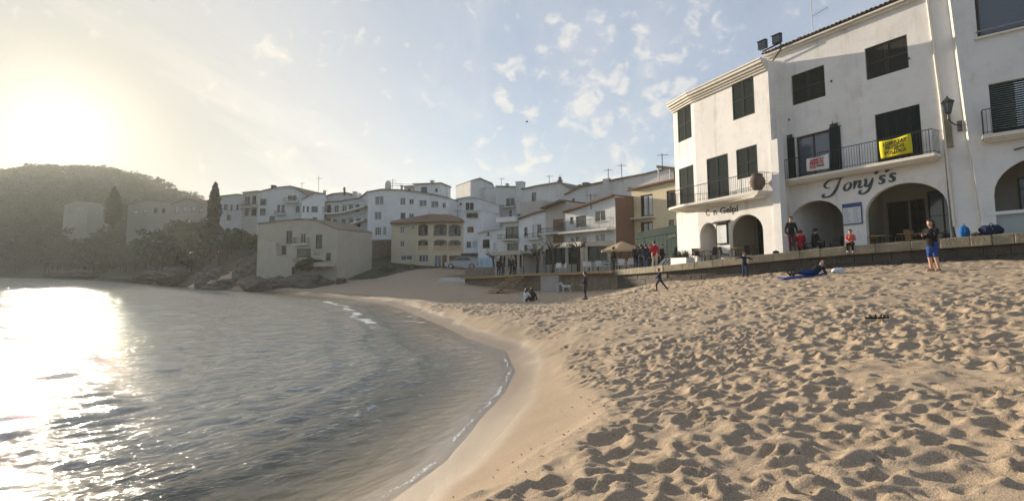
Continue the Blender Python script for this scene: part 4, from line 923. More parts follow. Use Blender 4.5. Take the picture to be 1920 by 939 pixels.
# balcony terrace row with curved slabs
CB = far('curved_balcony_block', 'terraced grey block with two curved balconies behind the shore house', 608, 92, 690, 88, [(608, 380), (640, 378), (676, 372), (690, 360)], 4, 9, 'white3',
    [(x, 384 + (640 - x) * .03, x + 8, 401 - (x - 612) * .09) for x in (613, 627, 641, 654, 666)] + [(x, 410, x + 8, 425) for x in (612, 624, 640, 654, 668)], 'tileg', 'apartment block')
for ya, yb in ((402, 389), (428, 414)):
    mb = MB(); pts = [CB.F.uz(612, ya), CB.F.uz(630, ya + .5), CB.F.uz(650, ya - 1.5), CB.F.uz(668, (ya + yb) / 2), CB.F.uz(692, yb)]
    sm = catmull([(u, z, 0) for u, z in pts], 6); vs = []; fs = []
    for p in sm: vs += [CB.F.p(p.x, p.y, .01), CB.F.p(p.x, p.y, 1.2), CB.F.p(p.x, p.y + .22, 1.2), CB.F.p(p.x, p.y + .22, .01)]
    for i in range(len(sm) - 1): fs += [(4 * i + k, 4 * i + (k + 1) % 4, 4 * i + 4 + (k + 1) % 4, 4 * i + 4 + k) for k in range(4)]
    mb.add(vs, fs); mb.build('balcony_slab', M['trim'], CB.root)
    mb = MB(); mb.tube([CB.F.p(p.x, p.y + 1.15, 1.15) for p in sm], .03, 4)
    for p in sm: mb.tube([CB.F.p(p.x, p.y + .2, 1.15), CB.F.p(p.x, p.y + 1.15, 1.15)], .02, 4)
    mb.build('railing', M['iron'], CB.root)
chimney(CB, 661, 359, 666, 372, -2, 'white3'); chimney(CB, 671, 362, 678, 372, -2, 'white2', False, True); chimney(CB, 644, 351, 646, 358, -3, 'darkw', False)
far('long_attic_house', 'low pale house with long sloping roof above the curved balconies', 603, 100, 676, 98, [(603, 371), (625, 364), (650, 362), (664, 370), (676, 378)], 6, 8, 'white3', [(609, 369, 613, 373, 'bare')], 'tileg')
H = far('narrow_white_house', 'narrow white house with three slim windows above the shore house', 566, 90, 610, 91, [(566, 375), (590, 362), (609, 364)], 4, 8, 'white2', [(575, 387, 579, 397, 'bare'), (584, 387, 596, 397), (568, 386, 571, 397, 'bare'), (573, 410, 579, 416, 'bare'), (586, 407, 595, 412, 'bare')], 'tileg'); chimney(H, 606, 357, 611, 366, -1.5)
H = far('gabled_villa', 'wide grey villa with low gable and top terrace at the skyline', 484, 97, 577, 95, [(484, 361), (515, 353), (546, 350), (560, 357), (577, 367)], 5, 10, 'white3', [(487, 373, 499, 384), (539, 366, 556, 376), (487, 391, 498, 403), (555, 386, 562, 398, 'bare'), (520, 384, 525, 398, 'bare'), (528, 384, 534, 398, 'bare'), (505, 405, 515, 415, 'bare')], 'tileg')
chimney(H, 508, 347, 514, 358, -2, 'darkw'); balcony(H, 518, 402, 536, 395, .7); balcony(H, 536, 379, 562, 372, 1.0)
H = far('flat_roof_villa', 'flat roofed grey villa with shaded verandas left of the gabled villa', 455, 99, 485, 97, [(455, 362), (485, 359)], 5, 9, 'greige', [(459, 368, 468, 384), (472, 366, 480, 384), (459, 392, 466, 404, 'bare'), (471, 392, 481, 404, 'bare')], 'tileg'); balcony(H, 456, 388, 484, 381, .9)
H = far('cypress_side_house', 'small pale house half hidden beside the dark cypress', 413, 101, 456, 100, [(413, 369), (445, 365), (456, 366)], 5, 8, 'white3', [(420, 383, 427, 393, 'bare'), (432, 384, 436, 394, 'bare'), (443, 383, 447, 393, 'bare'), (452, 384, 454, 393, 'bare'), (425, 403, 433, 412, 'bare')], 'tileg')
# houses on the headland
H = far('headland_villa', 'pale villa with reddish roof on the wooded slope beside the cypress', 322, 150, 388, 142, [(322, 384), (340, 377), (352, 373), (366, 377), (388, 384)], 8, 10, 'hazedim', [(328, 389, 335, 399, 'bare'), (344, 386, 352, 397, 'bare'), (358, 388, 366, 397, 'bare'), (374, 390, 381, 399, 'bare')], 'tile', group='villas on the headland')
far('hillside_terrace_house', 'long low grey house among the headland pines', 240, 165, 320, 158, [(240, 385), (280, 377), (318, 380)], 8, 9, 'hazedim', [(250, 392, 258, 400, 'bare'), (268, 390, 276, 399, 'bare'), (288, 390, 295, 399, 'bare'), (303, 391, 310, 399, 'bare')], 'tileg', group='villas on the headland')
far('ridge_villa', 'tiny pale house high on the headland under the sun', 120, 230, 165, 225, [(120, 385), (142, 378), (165, 384)], 14, 9, 'hazedim', [(128, 390, 134, 397, 'bare'), (148, 390, 154, 397, 'bare')], 'tileg', group='villas on the headland')
# stepped white houses at the head of the bay
H = far('blind_arch_house', 'white house with rounded gable and shuttered window behind the yellow house', 843, 88, 935, 86, [(843, 382), (858, 374), (880, 370), (903, 373), (935, 385)], 2, 9, 'white2', [(873, 380, 880, 396, 'shut', 'oldshut'), (881, 380, 888, 396, 'shut', 'oldshut'), (862, 380, 866, 384, 'bare')], 'white3')
H = far('narrow_quay_house', 'narrow white four storey house beside the parked car', 869, 72, 904, 71, [(869, 397), (904, 396)], 1, 6, 'white2', [(876, 425, 888, 436, 'shut', 'brownwood'), (875, 453, 883, 463, 'bare'), (886, 452, 894, 464, 'shut', 'blue')], 'white3')
mb = MB(); r = H.F.rect(870, 475, 900, 480); mb.fbox(H.F, r[0], r[1], r[2], r[3], .01, .9); mb.build('awning', M['oldshut'], H.root)
for x in (877, 888):
    r = H.F.rect(x, 400, x + 8, 408); mb = MB(); mb.fbox(H.F, r[0], r[1], r[2], r[3], .01, .4); mb.build('air_conditioner', M['oldshut'], H.root)
H = far('square_tower_house', 'tall blank white tower rising over the stepped roofs', 882, 92, 925, 94, [(882, 340), (899, 335), (922, 345), (925, 350)], 4, 7, 'white3', [(908, 383, 918, 398, 'arch')], 'tileg'); H2 = H
penthouse(H, 912, 352, 934, 375, 1.6, 5, 'white3', [], 'white3')
H = far('stepped_terrace_house', 'stepped white house with tall square chimney and dark double window', 930, 88, 972, 86, [(930, 350), (972, 351)], 3, 9, 'white3', [(948, 371, 965, 387), (955, 394, 960, 408, 'bare')], 'tileg'); chimney(H, 967, 340, 979, 392, .6, 'white3'); balcony(H, 945, 388, 968, 385, .8); chimney(H, 948, 344, 952, 352, -2)
H = far('broad_gable_house', 'broad grey gabled house with ornate little ridge chimney', 978, 80, 1075, 74, [(978, 356), (1005, 350), (1048, 343), (1062, 350), (1075, 360)], 3, 9, 'white3', [(997, 361, 1005, 378, 'bare')], 'tileg')
c_ = H.F.p(*H.F.uz(1050, 344, -1), -1); MB().lathe(c_ + Vector((0, 0, -.6)), [(.36, 0), (.34, .9), (.44, .95), (.44, 1.05), (.25, 1.1), (.22, 1.35), (.3, 1.4), (.05, 1.6), (.03, 1.9)], 8).build('chimney', M['tileg'], H.root)
r = H.F.rect(1000, 385, 1040, 400); mb = MB(); mb.fbox(H.F, r[0], r[1], r[2] - 1, r[3] + .3, .3, 3.0); mb.build('lean_to', M['greige'], H.root)
H = far('blue_base_house', 'low white house with pale blue ground floor near the steps', 896, 69, 948, 66, [(896, 438), (920, 432), (948, 428)], 1, 7, 'white2', [(905, 449, 918, 464), (925, 454, 931, 470, 'shut', 'white3'), (914, 425.5 + 10, 917, 441, 'bare')], 'white3')
r = H.F.rect(897, 483, 944, 506); mb = MB(); mb.fbox(H.F, r[0], r[1], r[2], r[3], .004, .05); mb.build('plinth', M['blue'], H.root)
H = far('balcony_house', 'white house with stacked glazed balconies over the small pergola', 944, 62, 974, 60.5, [(944, 415), (974, 410)], 1, 7, 'white2', [(948, 425, 972, 446, 'dark'), (951, 456, 972, 480, 'bare')], 'trim'); balcony(H, 942, 449, 975, 440, 1.0)
r = H.F.rect(944, 408, 974, 417); mb = MB(); mb.fbox(H.F, r[0] - .3, r[1] + .05, r[2], r[3], .02, 1.0); mb.build('parapet', M['white2'], H.root)
H = far('door_balcony_house', 'white house with brown balcony doors between two pergolas', 973, 60, 1024, 57.5, [(973, 412), (1000, 402), (1024, 396)], 1, 7, 'white2', [(983, 426, 989, 441, 'bare'), (998, 420, 1015, 446), (983, 459, 989, 474, 'bare'), (998, 456, 1015, 480)], 'tile'); balcony(H, 991, 447, 1018, 438, .8)
mb = MB(); r = H.F.rect(999, 421, 1007, 445); mb.fbox(H.F, r[0] + .05, r[1], r[2], r[3], -.09, -.05); mb.build('curtain', M['curtain'], H.root)
H = far('brown_shutter_house', 'grey beige house with brown shuttered loggias and tiled eaves', 1023, 57, 1061, 55, [(1023, 393), (1061, 378)], 1, 8, 'greige', [(1037, 411, 1057, 432, 'shut', 'brownwood'), (1037, 441, 1057, 468, 'shut', 'brownwood')], 'tile', over=.9); balcony(H, 1020, 437, 1060, 428, .9)
BW = far('wide_balcony_house', 'white house with one long balcony and bare brown side wall', 1060, 54.5, 1153, 48.5, [(1060, 400), (1100, 386), (1153, 368)], 1.2, 9, 'white2', [(1069, 407, 1075, 418, 'bare'), (1080, 405, 1099, 423), (1115, 395, 1135, 415), (1070, 446, 1076, 458, 'pale'), (1080, 444, 1088, 462, 'bare'), (1090, 443, 1099, 460, 'pale'), (1117, 440, 1124, 456, 'pale'), (1126, 438, 1134, 455, 'pale')], 'tile', over=.4)
FBW = BW.F; rr = FBW.rect(1060, 408, 1153, 432); slab(FBW, BW.root, rr[0], rr[1], rr[2] - .2, rr[2], 1.0, 'trim', mould=False); railing(FBW, BW.root, rr[0] + .05, rr[1] - .05, rr[2], rr[2] + .95, .94, .15)
r = FBW.rect(1061, 459, 1104, 472); mb = MB(); mb.fbox(FBW, r[0], r[1], r[2], r[3], .05, 1.6); mb.build('green_parapet', M['greenc'], BW.root)
# bare party wall at its right end
bR = FBW.p(FBW.uz(1153, 368)[0] + .02, 0).xy; FBs = Facade(bR, bR - FBW.n * 9); zt0, zt1 = FBW.uz(1153, 368)[1] - .1, FBW.uz(1153, 368)[1] + .5
mb = MB(); mb.wall(FBs, [(-.02, 1.2), (FBs.L, 1.2), (FBs.L, zt1), (-.02, zt0)], [], .01, d=.03); mb.build('side_wall', M['brickwall'], BW.root, label='bare brown rendered side wall')
# cream house with tall double windows
CH = far('cream_house', 'cream house with tall windows above the green restaurant awning', 1184, 50, 1296, 44, [(1184, 358), (1240, 345), (1296, 333)], 1.2, 8, 'cream', [(1201, 365, 1224, 405), (1250, 357, 1266, 390, 'shut', 'oldshut'), (1201, 416, 1224, 448), (1254, 412, 1264, 430, 'bare')], 'tile', over=.35)
for yy in (408,):
    r = CH.F.rect(1190, yy - 4, 1228, yy); slab(CH.F, CH.root, r[0], r[1], r[2] - .1, r[2] + .02, .6, 'trim', mould=False)
for w_ in ((1207, 368, 1214, 404), (1216, 367, 1222, 403)): r = CH.F.rect(*w_); MB().fbox(CH.F, r[0], r[1], r[2], r[3], -.095, -.08).build('curtain', M['curtain'], CH.root)
for w_ in ((1207, 419, 1214, 447), (1216, 418, 1222, 446)): r = CH.F.rect(*w_); MB().fbox(CH.F, r[0], r[1], r[2], r[3], -.095, -.08).build('curtain', M['curtain'], CH.root)
# roofs stepping up behind
H = far('upper_terrace_row', 'long pale upper terrace with chimney stacks behind the balcony house', 1060, 68, 1250, 58, [(1060, 366), (1090, 351), (1160, 337), (1210, 328), (1250, 318)], 3, 9, 'white3', [(1072, 372, 1078, 380, 'bare'), (1177, 352, 1184, 357, 'bare')], 'tileg')
chimney(H, 1131, 335, 1139, 358, .5, 'white3'); chimney(H, 1092, 342, 1100, 352, -1, 'tileg'); chimney(H, 1084, 346, 1088, 352, -1, 'tileg'); chimney(H, 1140, 334, 1143, 345, -.5, 'darkw', False)
H = far('roof_terrace_house', 'small house with roof terrace shelter behind the cream house', 1190, 56, 1285, 51, [(1190, 352), (1236, 330), (1262, 323), (1285, 322)], 3, 6, 'blue' if False else 'white2', [(1200, 345 + 8, 1206, 359, 'bare')], None)
F_ = H.F; mb = MB(); mb.hexa([F_.p(*F_.uz(1238, 316), .6), F_.p(*F_.uz(1282, 320), .6), F_.p(*F_.uz(1282, 320), -3), F_.p(*F_.uz(1238, 316), -3), F_.p(*F_.uz(1238, 311), .6), F_.p(*F_.uz(1282, 316), .6), F_.p(*F_.uz(1282, 316), -3), F_.p(*F_.uz(1238, 311), -3)]); mb.build('shelter_roof', M['tileg'], H.root)
for x in (1240, 1262, 1279): mb = MB(); u, z = F_.uz(x, 333); mb.tube([F_.p(u, z - .4, .4), F_.p(u, F_.uz(x, 315)[1], .4)], .08, 6); mb.build('post', M['white2'], H.root)
r = F_.rect(1266, 320, 1280, 340); MB().fbox(F_, r[0], r[1], r[2], r[3], .05, .2).build('screen', M['darkw'], H.root)

# aerials on the village roofs
def aerial(x, y, Y, h, root):
    p = at(x, y, Y); mb = MB(); mb.tube([p - Vector((0, 0, .5)), p + Vector((0, 0, h))], .035, 4); t = p + Vector((0, 0, h * .85)); mb.tube([t - Vector((.5, 0, 0)), t + Vector((.6, 0, .05))], .02, 4)
    for k in range(5): q = t + Vector((-.4 + .22 * k, 0, 0)); mb.tube([q - Vector((0, .3, .15)), q + Vector((0, .3, .15))], .014, 4)
    mb.build('aerial', M['iron'], root)
byn = {o.name: o for o in bpy.data.objects if o.parent is None}
for nm, x, y, Y, h in (('gabled_villa', 566, 358, 97, 1.6), ('narrow_white_house', 597, 362, 92, 3.0), ('white_apartment_block', 736, 356, 86, 1.8), ('white_apartment_block', 838, 370, 84, 2.2), ('stepped_terrace_house', 940, 350, 88, 1.5), ('broad_gable_house', 1030, 346, 78, 1.4), ('upper_terrace_row', 1166, 335, 62, 1.8), ('upper_terrace_row', 1141, 342, 63, 1.7), ('roof_terrace_house', 1242, 312, 52, 1.3), ('wide_balcony_house', 1108, 383, 51, 1.0), ('yellow_apartment_house', 858, 409, 76, 1.2)): aerial(x, y, Y, h, byn[nm])
mb = MB(); mb.tube(catmull([at(733, 343, 85), at(752, 345, 84), at(776, 346, 83)], 5), .03, 4); mb.tube(catmull([at(733, 348, 85), at(754, 349, 84)], 5), .03, 4); mb.build('cable', M['iron'], byn['white_apartment_block'])

# ================================================================== TREES
def leafmat(name, c1, c2):
    m, T, b = newmat(name); n = T.noise(pos(T), .9, 3); oi = T.n('ShaderNodeNewGeometry').outputs['Random Per Island']
    T.put(b.inputs['Base Color'], T.mix(T.math('MULTIPLY', T.math('ADD', n, oi), .5), c1, c2)); b.inputs['Roughness'].default_value = .65
    b.inputs['Transmission Weight'].default_value = 0.0; return m
M['pine'] = leafmat('pine_foliage', (.022, .036, .018), (.055, .070, .034)); M['cyp'] = leafmat('cypress_foliage', (.018, .030, .016), (.050, .065, .030)); M['shrub'] = leafmat('shrub_foliage', (.03, .05, .018), (.09, .11, .04))
def leaves(centers, radii, n, size, rng, flat=1.0):
    """many small leaf sprays through the volume of some lobes -> verts, faces arrays"""
    V = []; k = len(centers); C = np.array(centers)[rng.integers(0, k, n)] if k else None
    idx = rng.integers(0, k, n); C = np.array(centers)[idx]; Rr = np.array(radii)[idx]
    d = rng.normal(size=(n, 3)); d /= np.linalg.norm(d, axis=1)[:, None]; rad = rng.random(n) ** .38
    P_ = C + d * rad[:, None] * Rr
    a = rng.normal(size=(n, 3)); a /= np.linalg.norm(a, axis=1)[:, None]; bb = np.cross(a, rng.normal(size=(n, 3))); bb /= np.linalg.norm(bb, axis=1)[:, None]; s_ = size * rng.uniform(.6, 1.4, n)[:, None]
    q = np.stack([P_ - a * s_, P_ - bb * s_ * .45, P_ + a * s_, P_ + bb * s_ * .45], 1).reshape(-1, 3)
    return q
def leafmesh(name, q, mat):
    n = len(q) // 4; me = bpy.data.meshes.new(name); me.vertices.add(len(q)); me.vertices.foreach_set('co', q.astype(np.float32).ravel())
    me.loops.add(len(q)); me.loops.foreach_set('vertex_index', np.arange(len(q), dtype=np.int32)); me.polygons.add(n); me.polygons.foreach_set('loop_start', np.arange(0, len(q), 4, dtype=np.int32)); me.polygons.foreach_set('loop_total', np.full(n, 4, np.int32))
    me.update(calc_edges=True); me.materials.append(mat); o = bpy.data.objects.new(name, me); COL.objects.link(o); return o
rt_ = np.random.default_rng(17)
def cypress(label, x, ybase, ytop, Y, wpx):
    b0 = at(x, ybase, Y); h = (ybase - ytop) / FOC * Y; w = wpx / FOC * Y / 2; root = thing('cypress_tree', label, 'cypress', b0, 'cypresses on the slope')
    MB().tube([b0 - Vector((0, 0, 1.5)), b0 + Vector((0, 0, h * .4)), b0 + Vector((0, 0, h * .9))], [.3, .2, .05], 7).build('trunk', M['bark'], root)
    cs, rs_ = [], []
    for i in range(26):
        t = i / 25; r = w * (.55 + .45 * math.sin(min(1, t * 2.6) * math.pi / 2)) * (1 - t ** 2.0) ** .8 + .12; cs.append((rt_.normal(0, .06 * w), rt_.normal(0, .06 * w), h * (.03 + .95 * t))); rs_.append((r, r, h * .05))
    o = leafmesh('crown', leaves(cs, rs_, 5200, .26, rt_), M['cyp']); o.parent = root
cypress('tall pointed dark cypress standing alone against the sky', 401, 425, 343, 97, 25)
cypress('broad dark cypress column on the headland slope', 211, 420, 350, 158, 34)
def crown_lobes(c, r, n):
    cs = [c + Vector((rt_.normal(0, .5) * r, rt_.normal(0, .5) * r, rt_.normal(0, .16) * r)) for _ in range(n)]; return [tuple(v) for v in cs], [(r * rt_.uniform(.3, .55),) * 2 + (r * rt_.uniform(.16, .28),) for _ in range(n)]
# the pine wood on the headland: one mass of crowns
Q = []; tr_ = MB()
spots = []
while len(spots) < 2300:
    pxl = rt_.uniform(-420, 470); Y = rt_.uniform(86, 400); x = (pxl - 960) / 1000 * Y
    s_ = float(shore(np.array([x]), np.array([Y]))[0])
    if s_ < 2.5 or land_z(x, Y) < 1.0: continue
    yt = 505 - (land_z(x, Y) + 6 - 2.6) / Y * 1000
    if 225 < pxl < 400 and Y < 168 and yt < 400: continue
    if 110 < pxl < 175 and Y < 235 and yt < 398: continue
    if 190 < pxl < 230 and Y < 158 and yt < 410: continue
    if pxl > 380 and Y < 105 and yt < 418: continue
    if rt_.random() > .35 + Y / 400: continue
    spots.append((x, Y))
for x, Y in spots:
    z = land_z(x, Y); r = rt_.uniform(1.6, 3.4) * (1 + (Y - 90) / 260); h = rt_.uniform(2.2, 4.6) if Y < 190 else rt_.uniform(3.5, 6.5)
    cs, rs_ = crown_lobes(Vector((x, Y, z + h)), r, 5); Q.append(leaves(cs, rs_, 130, .34 + Y / 800, rt_))
    tr_.tube([(x, Y, z - .5), (x + rt_.normal(0, .3), Y, z + h)], [.22, .1], 4, False)
wood = leafmesh('pine_wood', np.concatenate(Q), M['pine']); tag(wood, 'dense dark pine wood covering the hazy headland below the sun', 'wood', kind='stuff')
o = tr_.build('trunks', M['bark'], None); o.parent = wood; o['kind'] = 'stuff'
def bush(label, x, y, Y, wpx, hpx, mat='shrub', n=900, cat='bush', name='bush', size=.12, z=None, group=None):
    b0 = at(x, y, Y) if z is None else Vector((at(x, y, Y).x, Y, z)); w = wpx / FOC * Y; h = hpx / FOC * Y; root = thing(name, label, cat, b0, group)
    cs = [(rt_.uniform(-.36, .36) * w, rt_.uniform(-.25, .25) * w, rt_.uniform(.25, .75) * h) for _ in range(9)]; rs_ = [(w * rt_.uniform(.16, .26), w * rt_.uniform(.16, .26), h * rt_.uniform(.18, .34)) for _ in cs]
    o = leafmesh('foliage', leaves(cs, rs_, n, size, rt_), M[mat]); o.parent = root
    mb = MB()
    for c in cs[:5]: mb.tube([b0, b0 + Vector(c)], [.05, .02], 5)
    mb.build('stems', M['bark'], root); return root
bush('dark bush hanging over the terrace of the shore house', 580, 508, 63.5, 50, 28, n=1600, size=.16)
bush('pale scrub on the cliff left of the shore house', 470, 478, 74, 40, 40, n=1500, size=.22); bush('dark scrub below the narrow cypress house', 440, 470, 84, 60, 42, 'cyp', 1800, size=.25); bush('round scrub at the foot of the tall cypress', 395, 440, 93, 40, 26, 'cyp', 1200, size=.22)
bush('dry scrub at the foot of the rubble retaining wall', 712, 522, 71, 60, 24, n=1300, size=.16); bush('small scrub clump under the yellow house', 765, 510, 72.5, 36, 12, n=600, size=.13)
bush('low scrub above the cove rocks', 330, 500, 100, 80, 34, 'cyp', 2200, size=.3)
# rocks along the shore
def rock(label, x, y, Y, wpx, hpx, dep=1.0, group='shore rocks'):
    c = at(x, y, Y); w = wpx / FOC * Y / 2; h = hpx / FOC * Y; bm = bmesh.new(); bmesh.ops.create_icosphere(bm, subdivisions=4, radius=1); sd = rt_.uniform(0, 60)
    from mathutils import noise as mn
    for v in bm.verts:
        n = v.co.copy(); f = 1 + .42 * mn.noise(n * 1.3 + Vector((sd, 0, 0))) + .22 * mn.noise(n * 3.1 + Vector((0, sd, 0))) + .1 * mn.noise(n * 7 + Vector((0, 0, sd))); f = round(f * 9) / 9 * .5 + f * .5
        v.co = Vector((n.x * w * f, n.y * w * dep * f, n.z * h * f))
    me = bpy.data.meshes.new('rock'); bm.to_mesh(me); bm.free(); me.materials.append(M['rock']); o = bpy.data.objects.new('rock', me); COL.objects.link(o); o.location = c; tag(o, label, 'rock', group)
for a in (('broad brown rock under the terrace of the shore house', 575, 534, 63, 96, 19), ('rounded rock at the front corner of the shore house', 520, 537, 63.5, 54, 16), ('small dark rock by the annexe of the shore house', 641, 528, 63.5, 20, 7), ('sharp dark rock at the waterline left of the shore house', 492, 540, 64.5, 70, 20), ('pale cream boulder on the cliff path', 464, 494, 71, 34, 13),
          ('long dark ledge running into the sea', 440, 538, 71, 90, 16), ('dark boulder on the long ledge', 400, 528, 76, 60, 22), ('big cliff foot rock below the scrub', 345, 526, 90, 90, 20), ('low skerry in the bright water', 215, 522.5, 108, 50, 2.2), ('cove rock beside the boathouse', 280, 521, 104, 70, 12), ('distant headland rock at the edge of the glare', 150, 514, 150, 90, 7), ('tall shaded cliff rock beside the shore house', 470, 520, 70, 60, 34)): rock(*a)

# ================================================================== PROMENADE FURNITURE
def prom_z(x, y):
    """height of the paving: the quay edge height nearest to this place plus the gentle fall"""
    best = None
    for k in range(0, 1200, 4):
        p = lip_at(k / 100); d = (p.xy - Vector((x, y))).length
        if best is None or d < best[0]: best = (d, p.z)
    return best[1] + .35 * min(1, best[0] / 15) + .004
def at_prom(px_, Y):
    r = ray(px_, 500); x = r.x * Y; return Vector((x, Y, prom_z(x, Y)))
def pergola(name, label, corners, h, posts, canopy=.16, dep=4.0, wallm='glass'):
    P_ = [at_prom(x, Y) for x, Y in corners]; z1 = max(p.z for p in P_) + h; root = thing(name, label, 'pergola', P_[0])
    for x, Y in posts:
        p = at_prom(x, Y); mb = MB(); mb.box((p.x - .13, p.y - .13, p.z - .05), (p.x + .13, p.y + .13, z1 - .002)); mb.build('post', M['pergola'], root)
    for a, c in zip(P_[:-1], P_[1:]):
        F = Facade((a.x, a.y), (c.x, c.y)); MB().fbox(F, -.25, F.L + .25, z1, z1 + .42, -.12, .22).build('beam', M['pergola'], root)
        MB().fbox(F, .0, F.L, z1 + .1, z1 + .3, -dep, -.14).build('canopy', M['pergola'], root)
        mb = MB(); mb.fbox(F, .15, F.L - .15, a.z + .9, z1 - .02, -.62, -.6); mb.build('glazing', M['glass'], root)
        mb = MB(); k = max(2, int(F.L / .9))
        for i in range(k + 1): u = .15 + (F.L - .3) * i / k; mb.fbox(F, u - .03, u + .03, a.z + .0, z1 - .02, -.6, -.55)
        mb.build('glazing_bars', M['oldshut'], root)
        MB().fbox(F, .15, F.L - .15, min(a.z, c.z) - .1, a.z + .9, -.66, -.6).build('low_wall', M['concrete'], root)
    return root
pergola('small_pergola', 'small cream pergola with glazed front below the stacked balconies', [(928, 57.5), (975, 54)], 2.05, [(930, 57.3), (950, 55.8), (958, 55.2), (972, 54.2)])
pergola('long_pergola', 'long cream pergola terrace with glazed sides and thick posts', [(1013, 52.5), (1096, 46.0), (1146, 45.5)], 2.1, [(1016, 52.3), (1063, 48.2), (1092, 46.1), (1099, 46.0), (1142, 45.5)])
def bare_tree(label, px_, Y, h):
    b0 = at_prom(px_, Y); root = thing('pruned_tree', label, 'tree', b0, 'pruned bare promenade trees'); r_ = random.Random(px_)
    MB().tube([b0, b0 + Vector((.05, 0, h * .35)), b0 + Vector((-.04, 0, h * .62))], [.13, .1, .11], 7).build('trunk', M['bark'], root, True)
    mb = MB(); t = b0 + Vector((-.04, 0, h * .6))
    for k in range(9):
        a_ = k * .7 + r_.random(); l = r_.uniform(.5, 1.0); e_ = t + Vector((math.cos(a_) * l, math.sin(a_) * l * .6, r_.uniform(.1, .5) * h * .5)); mb.tube([t, t.lerp(e_, .6) + Vector((0, 0, .12)), e_], [.06, .045, .03], 5)
        for q in range(4): mb.tube([e_, e_ + Vector((r_.uniform(-.35, .35), r_.uniform(-.3, .3), r_.uniform(.1, .5)))], [.02, .006], 4)
    mb.build('crown', M['bark'], root)
bare_tree('bare pruned tree beside the brown door house', 1007, 50.5, 3.0); bare_tree('bare pruned tree before the left end of the long pergola', 1037, 46.8, 3.2); bare_tree('bare pruned tree before the corner post of the long pergola', 1085, 43.0, 3.0); bare_tree('slim bare tree by the blue base house', 925, 58.5, 3.1)
# tan parasol
pp_ = at_prom(1160, 42.5); ps = thing('market_parasol', 'open tan market parasol on the promenade', 'parasol', pp_); top = at(1166, 452, 42.5)
MB().tube([pp_, top], .04, 6).build('pole', M['darkw'], ps)
mb = MB(); rim = [top + Vector((math.cos(a_) * 1.75, math.sin(a_) * 1.75, -.72)) for a_ in [k * math.pi / 4 + .3 for k in range(8)]]; low = [p + Vector((0, 0, -.16)) for p in rim]
mb.add([top] + rim + low, [(0, 1 + k, 1 + (k + 1) % 8) for k in range(8)] + [(1 + k, 9 + k, 9 + (k + 1) % 8, 1 + (k + 1) % 8) for k in range(8)]); mb.build('canopy', M['canvas'], ps)
mb = MB()
for p in rim: mb.tube([top + Vector((0, 0, -.1)), p], .015, 4)
mb.build('ribs', M['darkw'], ps)
# green awning terrace beside the corner restaurant
FA = Facade.px(1203, 42.5, 1284, 36.2); aw = thing('green_awning_terrace', 'dark green canvas awning terrace beside the corner restaurant', 'awning', FA.p(FA.L / 2, 2.6))
zl = FA.uz(1203, 437)[1]; zr = FA.uz(1283, 421)[1]; zb_ = 2.5
mb = MB(); mb.hexa([FA.p(0, zl - .05, .5), FA.p(FA.L, zr - .05, .5), FA.p(FA.L, zr + .5, -3), FA.p(0, zl + .5, -3), FA.p(0, zl, .5), FA.p(FA.L, zr, .5), FA.p(FA.L, zr + .56, -3), FA.p(0, zl + .56, -3)]); mb.build('canopy', M['greenc'], aw)
mb = MB(); mb.hexa([FA.p(0, zl - .5, .48), FA.p(FA.L, zr - .5, .48), FA.p(FA.L, zr - .5, .44), FA.p(0, zl - .5, .44), FA.p(0, zl - .052, .5), FA.p(FA.L, zr - .052, .5), FA.p(FA.L, zr - .052, .46), FA.p(0, zl - .052, .46)]); mb.build('valance', M['greenc'], aw)
n = 28
for i0 in range(0, n, 7):
    vs = []; fs = []
    for i in range(8):
        t = (i0 + i) / n; u = FA.L * t; w_ = .06 * math.sin(t * 70); zt_ = zl + (zr - zl) * t - .5; vs += [FA.p(u, zb_, .4 + w_), FA.p(u, zt_, .42 + w_ * .4)]
    mb = MB(); mb.add(vs, [(2 * i, 2 * i + 2, 2 * i + 3, 2 * i + 1) for i in range(7)]); o = mb.build('side_curtain', M['greenc'], aw, True)
for u in (.05, FA.L * .5, FA.L - .05): MB().tube([FA.p(u, zb_, .3), FA.p(u, zl + (zr - zl) * u / FA.L, .3)], .05, 6).build('post', M['iron'], aw)
pal = cloth('pale_print', (.5, .55, .48)); mb = MB()       # the pale script on the valance, unreadable at this size
q0 = FA.uz(1247, 447, .55); q1 = FA.uz(1266, 441, .55); cp = []
for k in range(25): t = k / 24; cp.append(FA.p(q0[0] + (q1[0] - q0[0]) * t, q0[1] + (q1[1] - q0[1]) * t + .10 * math.sin(t * 31) * (1 if k % 5 else 1.6), .52))
mb.tube(cp, .018, 4); mb.build('script_print', pal, aw)
# chairs
def chair_proto(name, label, m, group, arm=True, h=.86):
    root = thing(name, label, 'chair', (0, 0, 0), group); w = .25
    mb = MB(); mb.box((-w, -.24, .41), (w, .24, .445)); o = mb.build('seat', M[m], root)
    mb = MB(); mb.hexa([(-w, .21, .446), (w, .21, .446), (w, .24, .446), (-w, .24, .446), (-w * .9, .30, h), (w * .9, .30, h), (w * .9, .33, h), (-w * .9, .33, h)]); mb.build('backrest', M[m], root)
    for sx_ in (-1, 1):
        for sy_ in (-1, 1): MB().tube([(sx_ * (w - .03), sy_ * .2, .41), (sx_ * (w + .02), sy_ * .25, 0)], .02, 5).build('leg', M[m], root)
        if arm: mb = MB(); mb.box((sx_ * w - .025, -.22, .62), (sx_ * w + .025, .26, .65)); mb.tube([(sx_ * w, -.2, .445), (sx_ * w, -.2, .62)], .018, 5); mb.build('armrest', M[m], root)
    return root
used = {}
def place(proto, p, rz, label, key):
    o = proto if key not in used else copy_tree(proto); used[key] = 1; o.location = p; o.rotation_euler = (0, 0, rz); o['label'] = label; return o
pc = chair_proto('plastic_chair', 'x', 'plastic', 'white terrace chairs on the promenade')
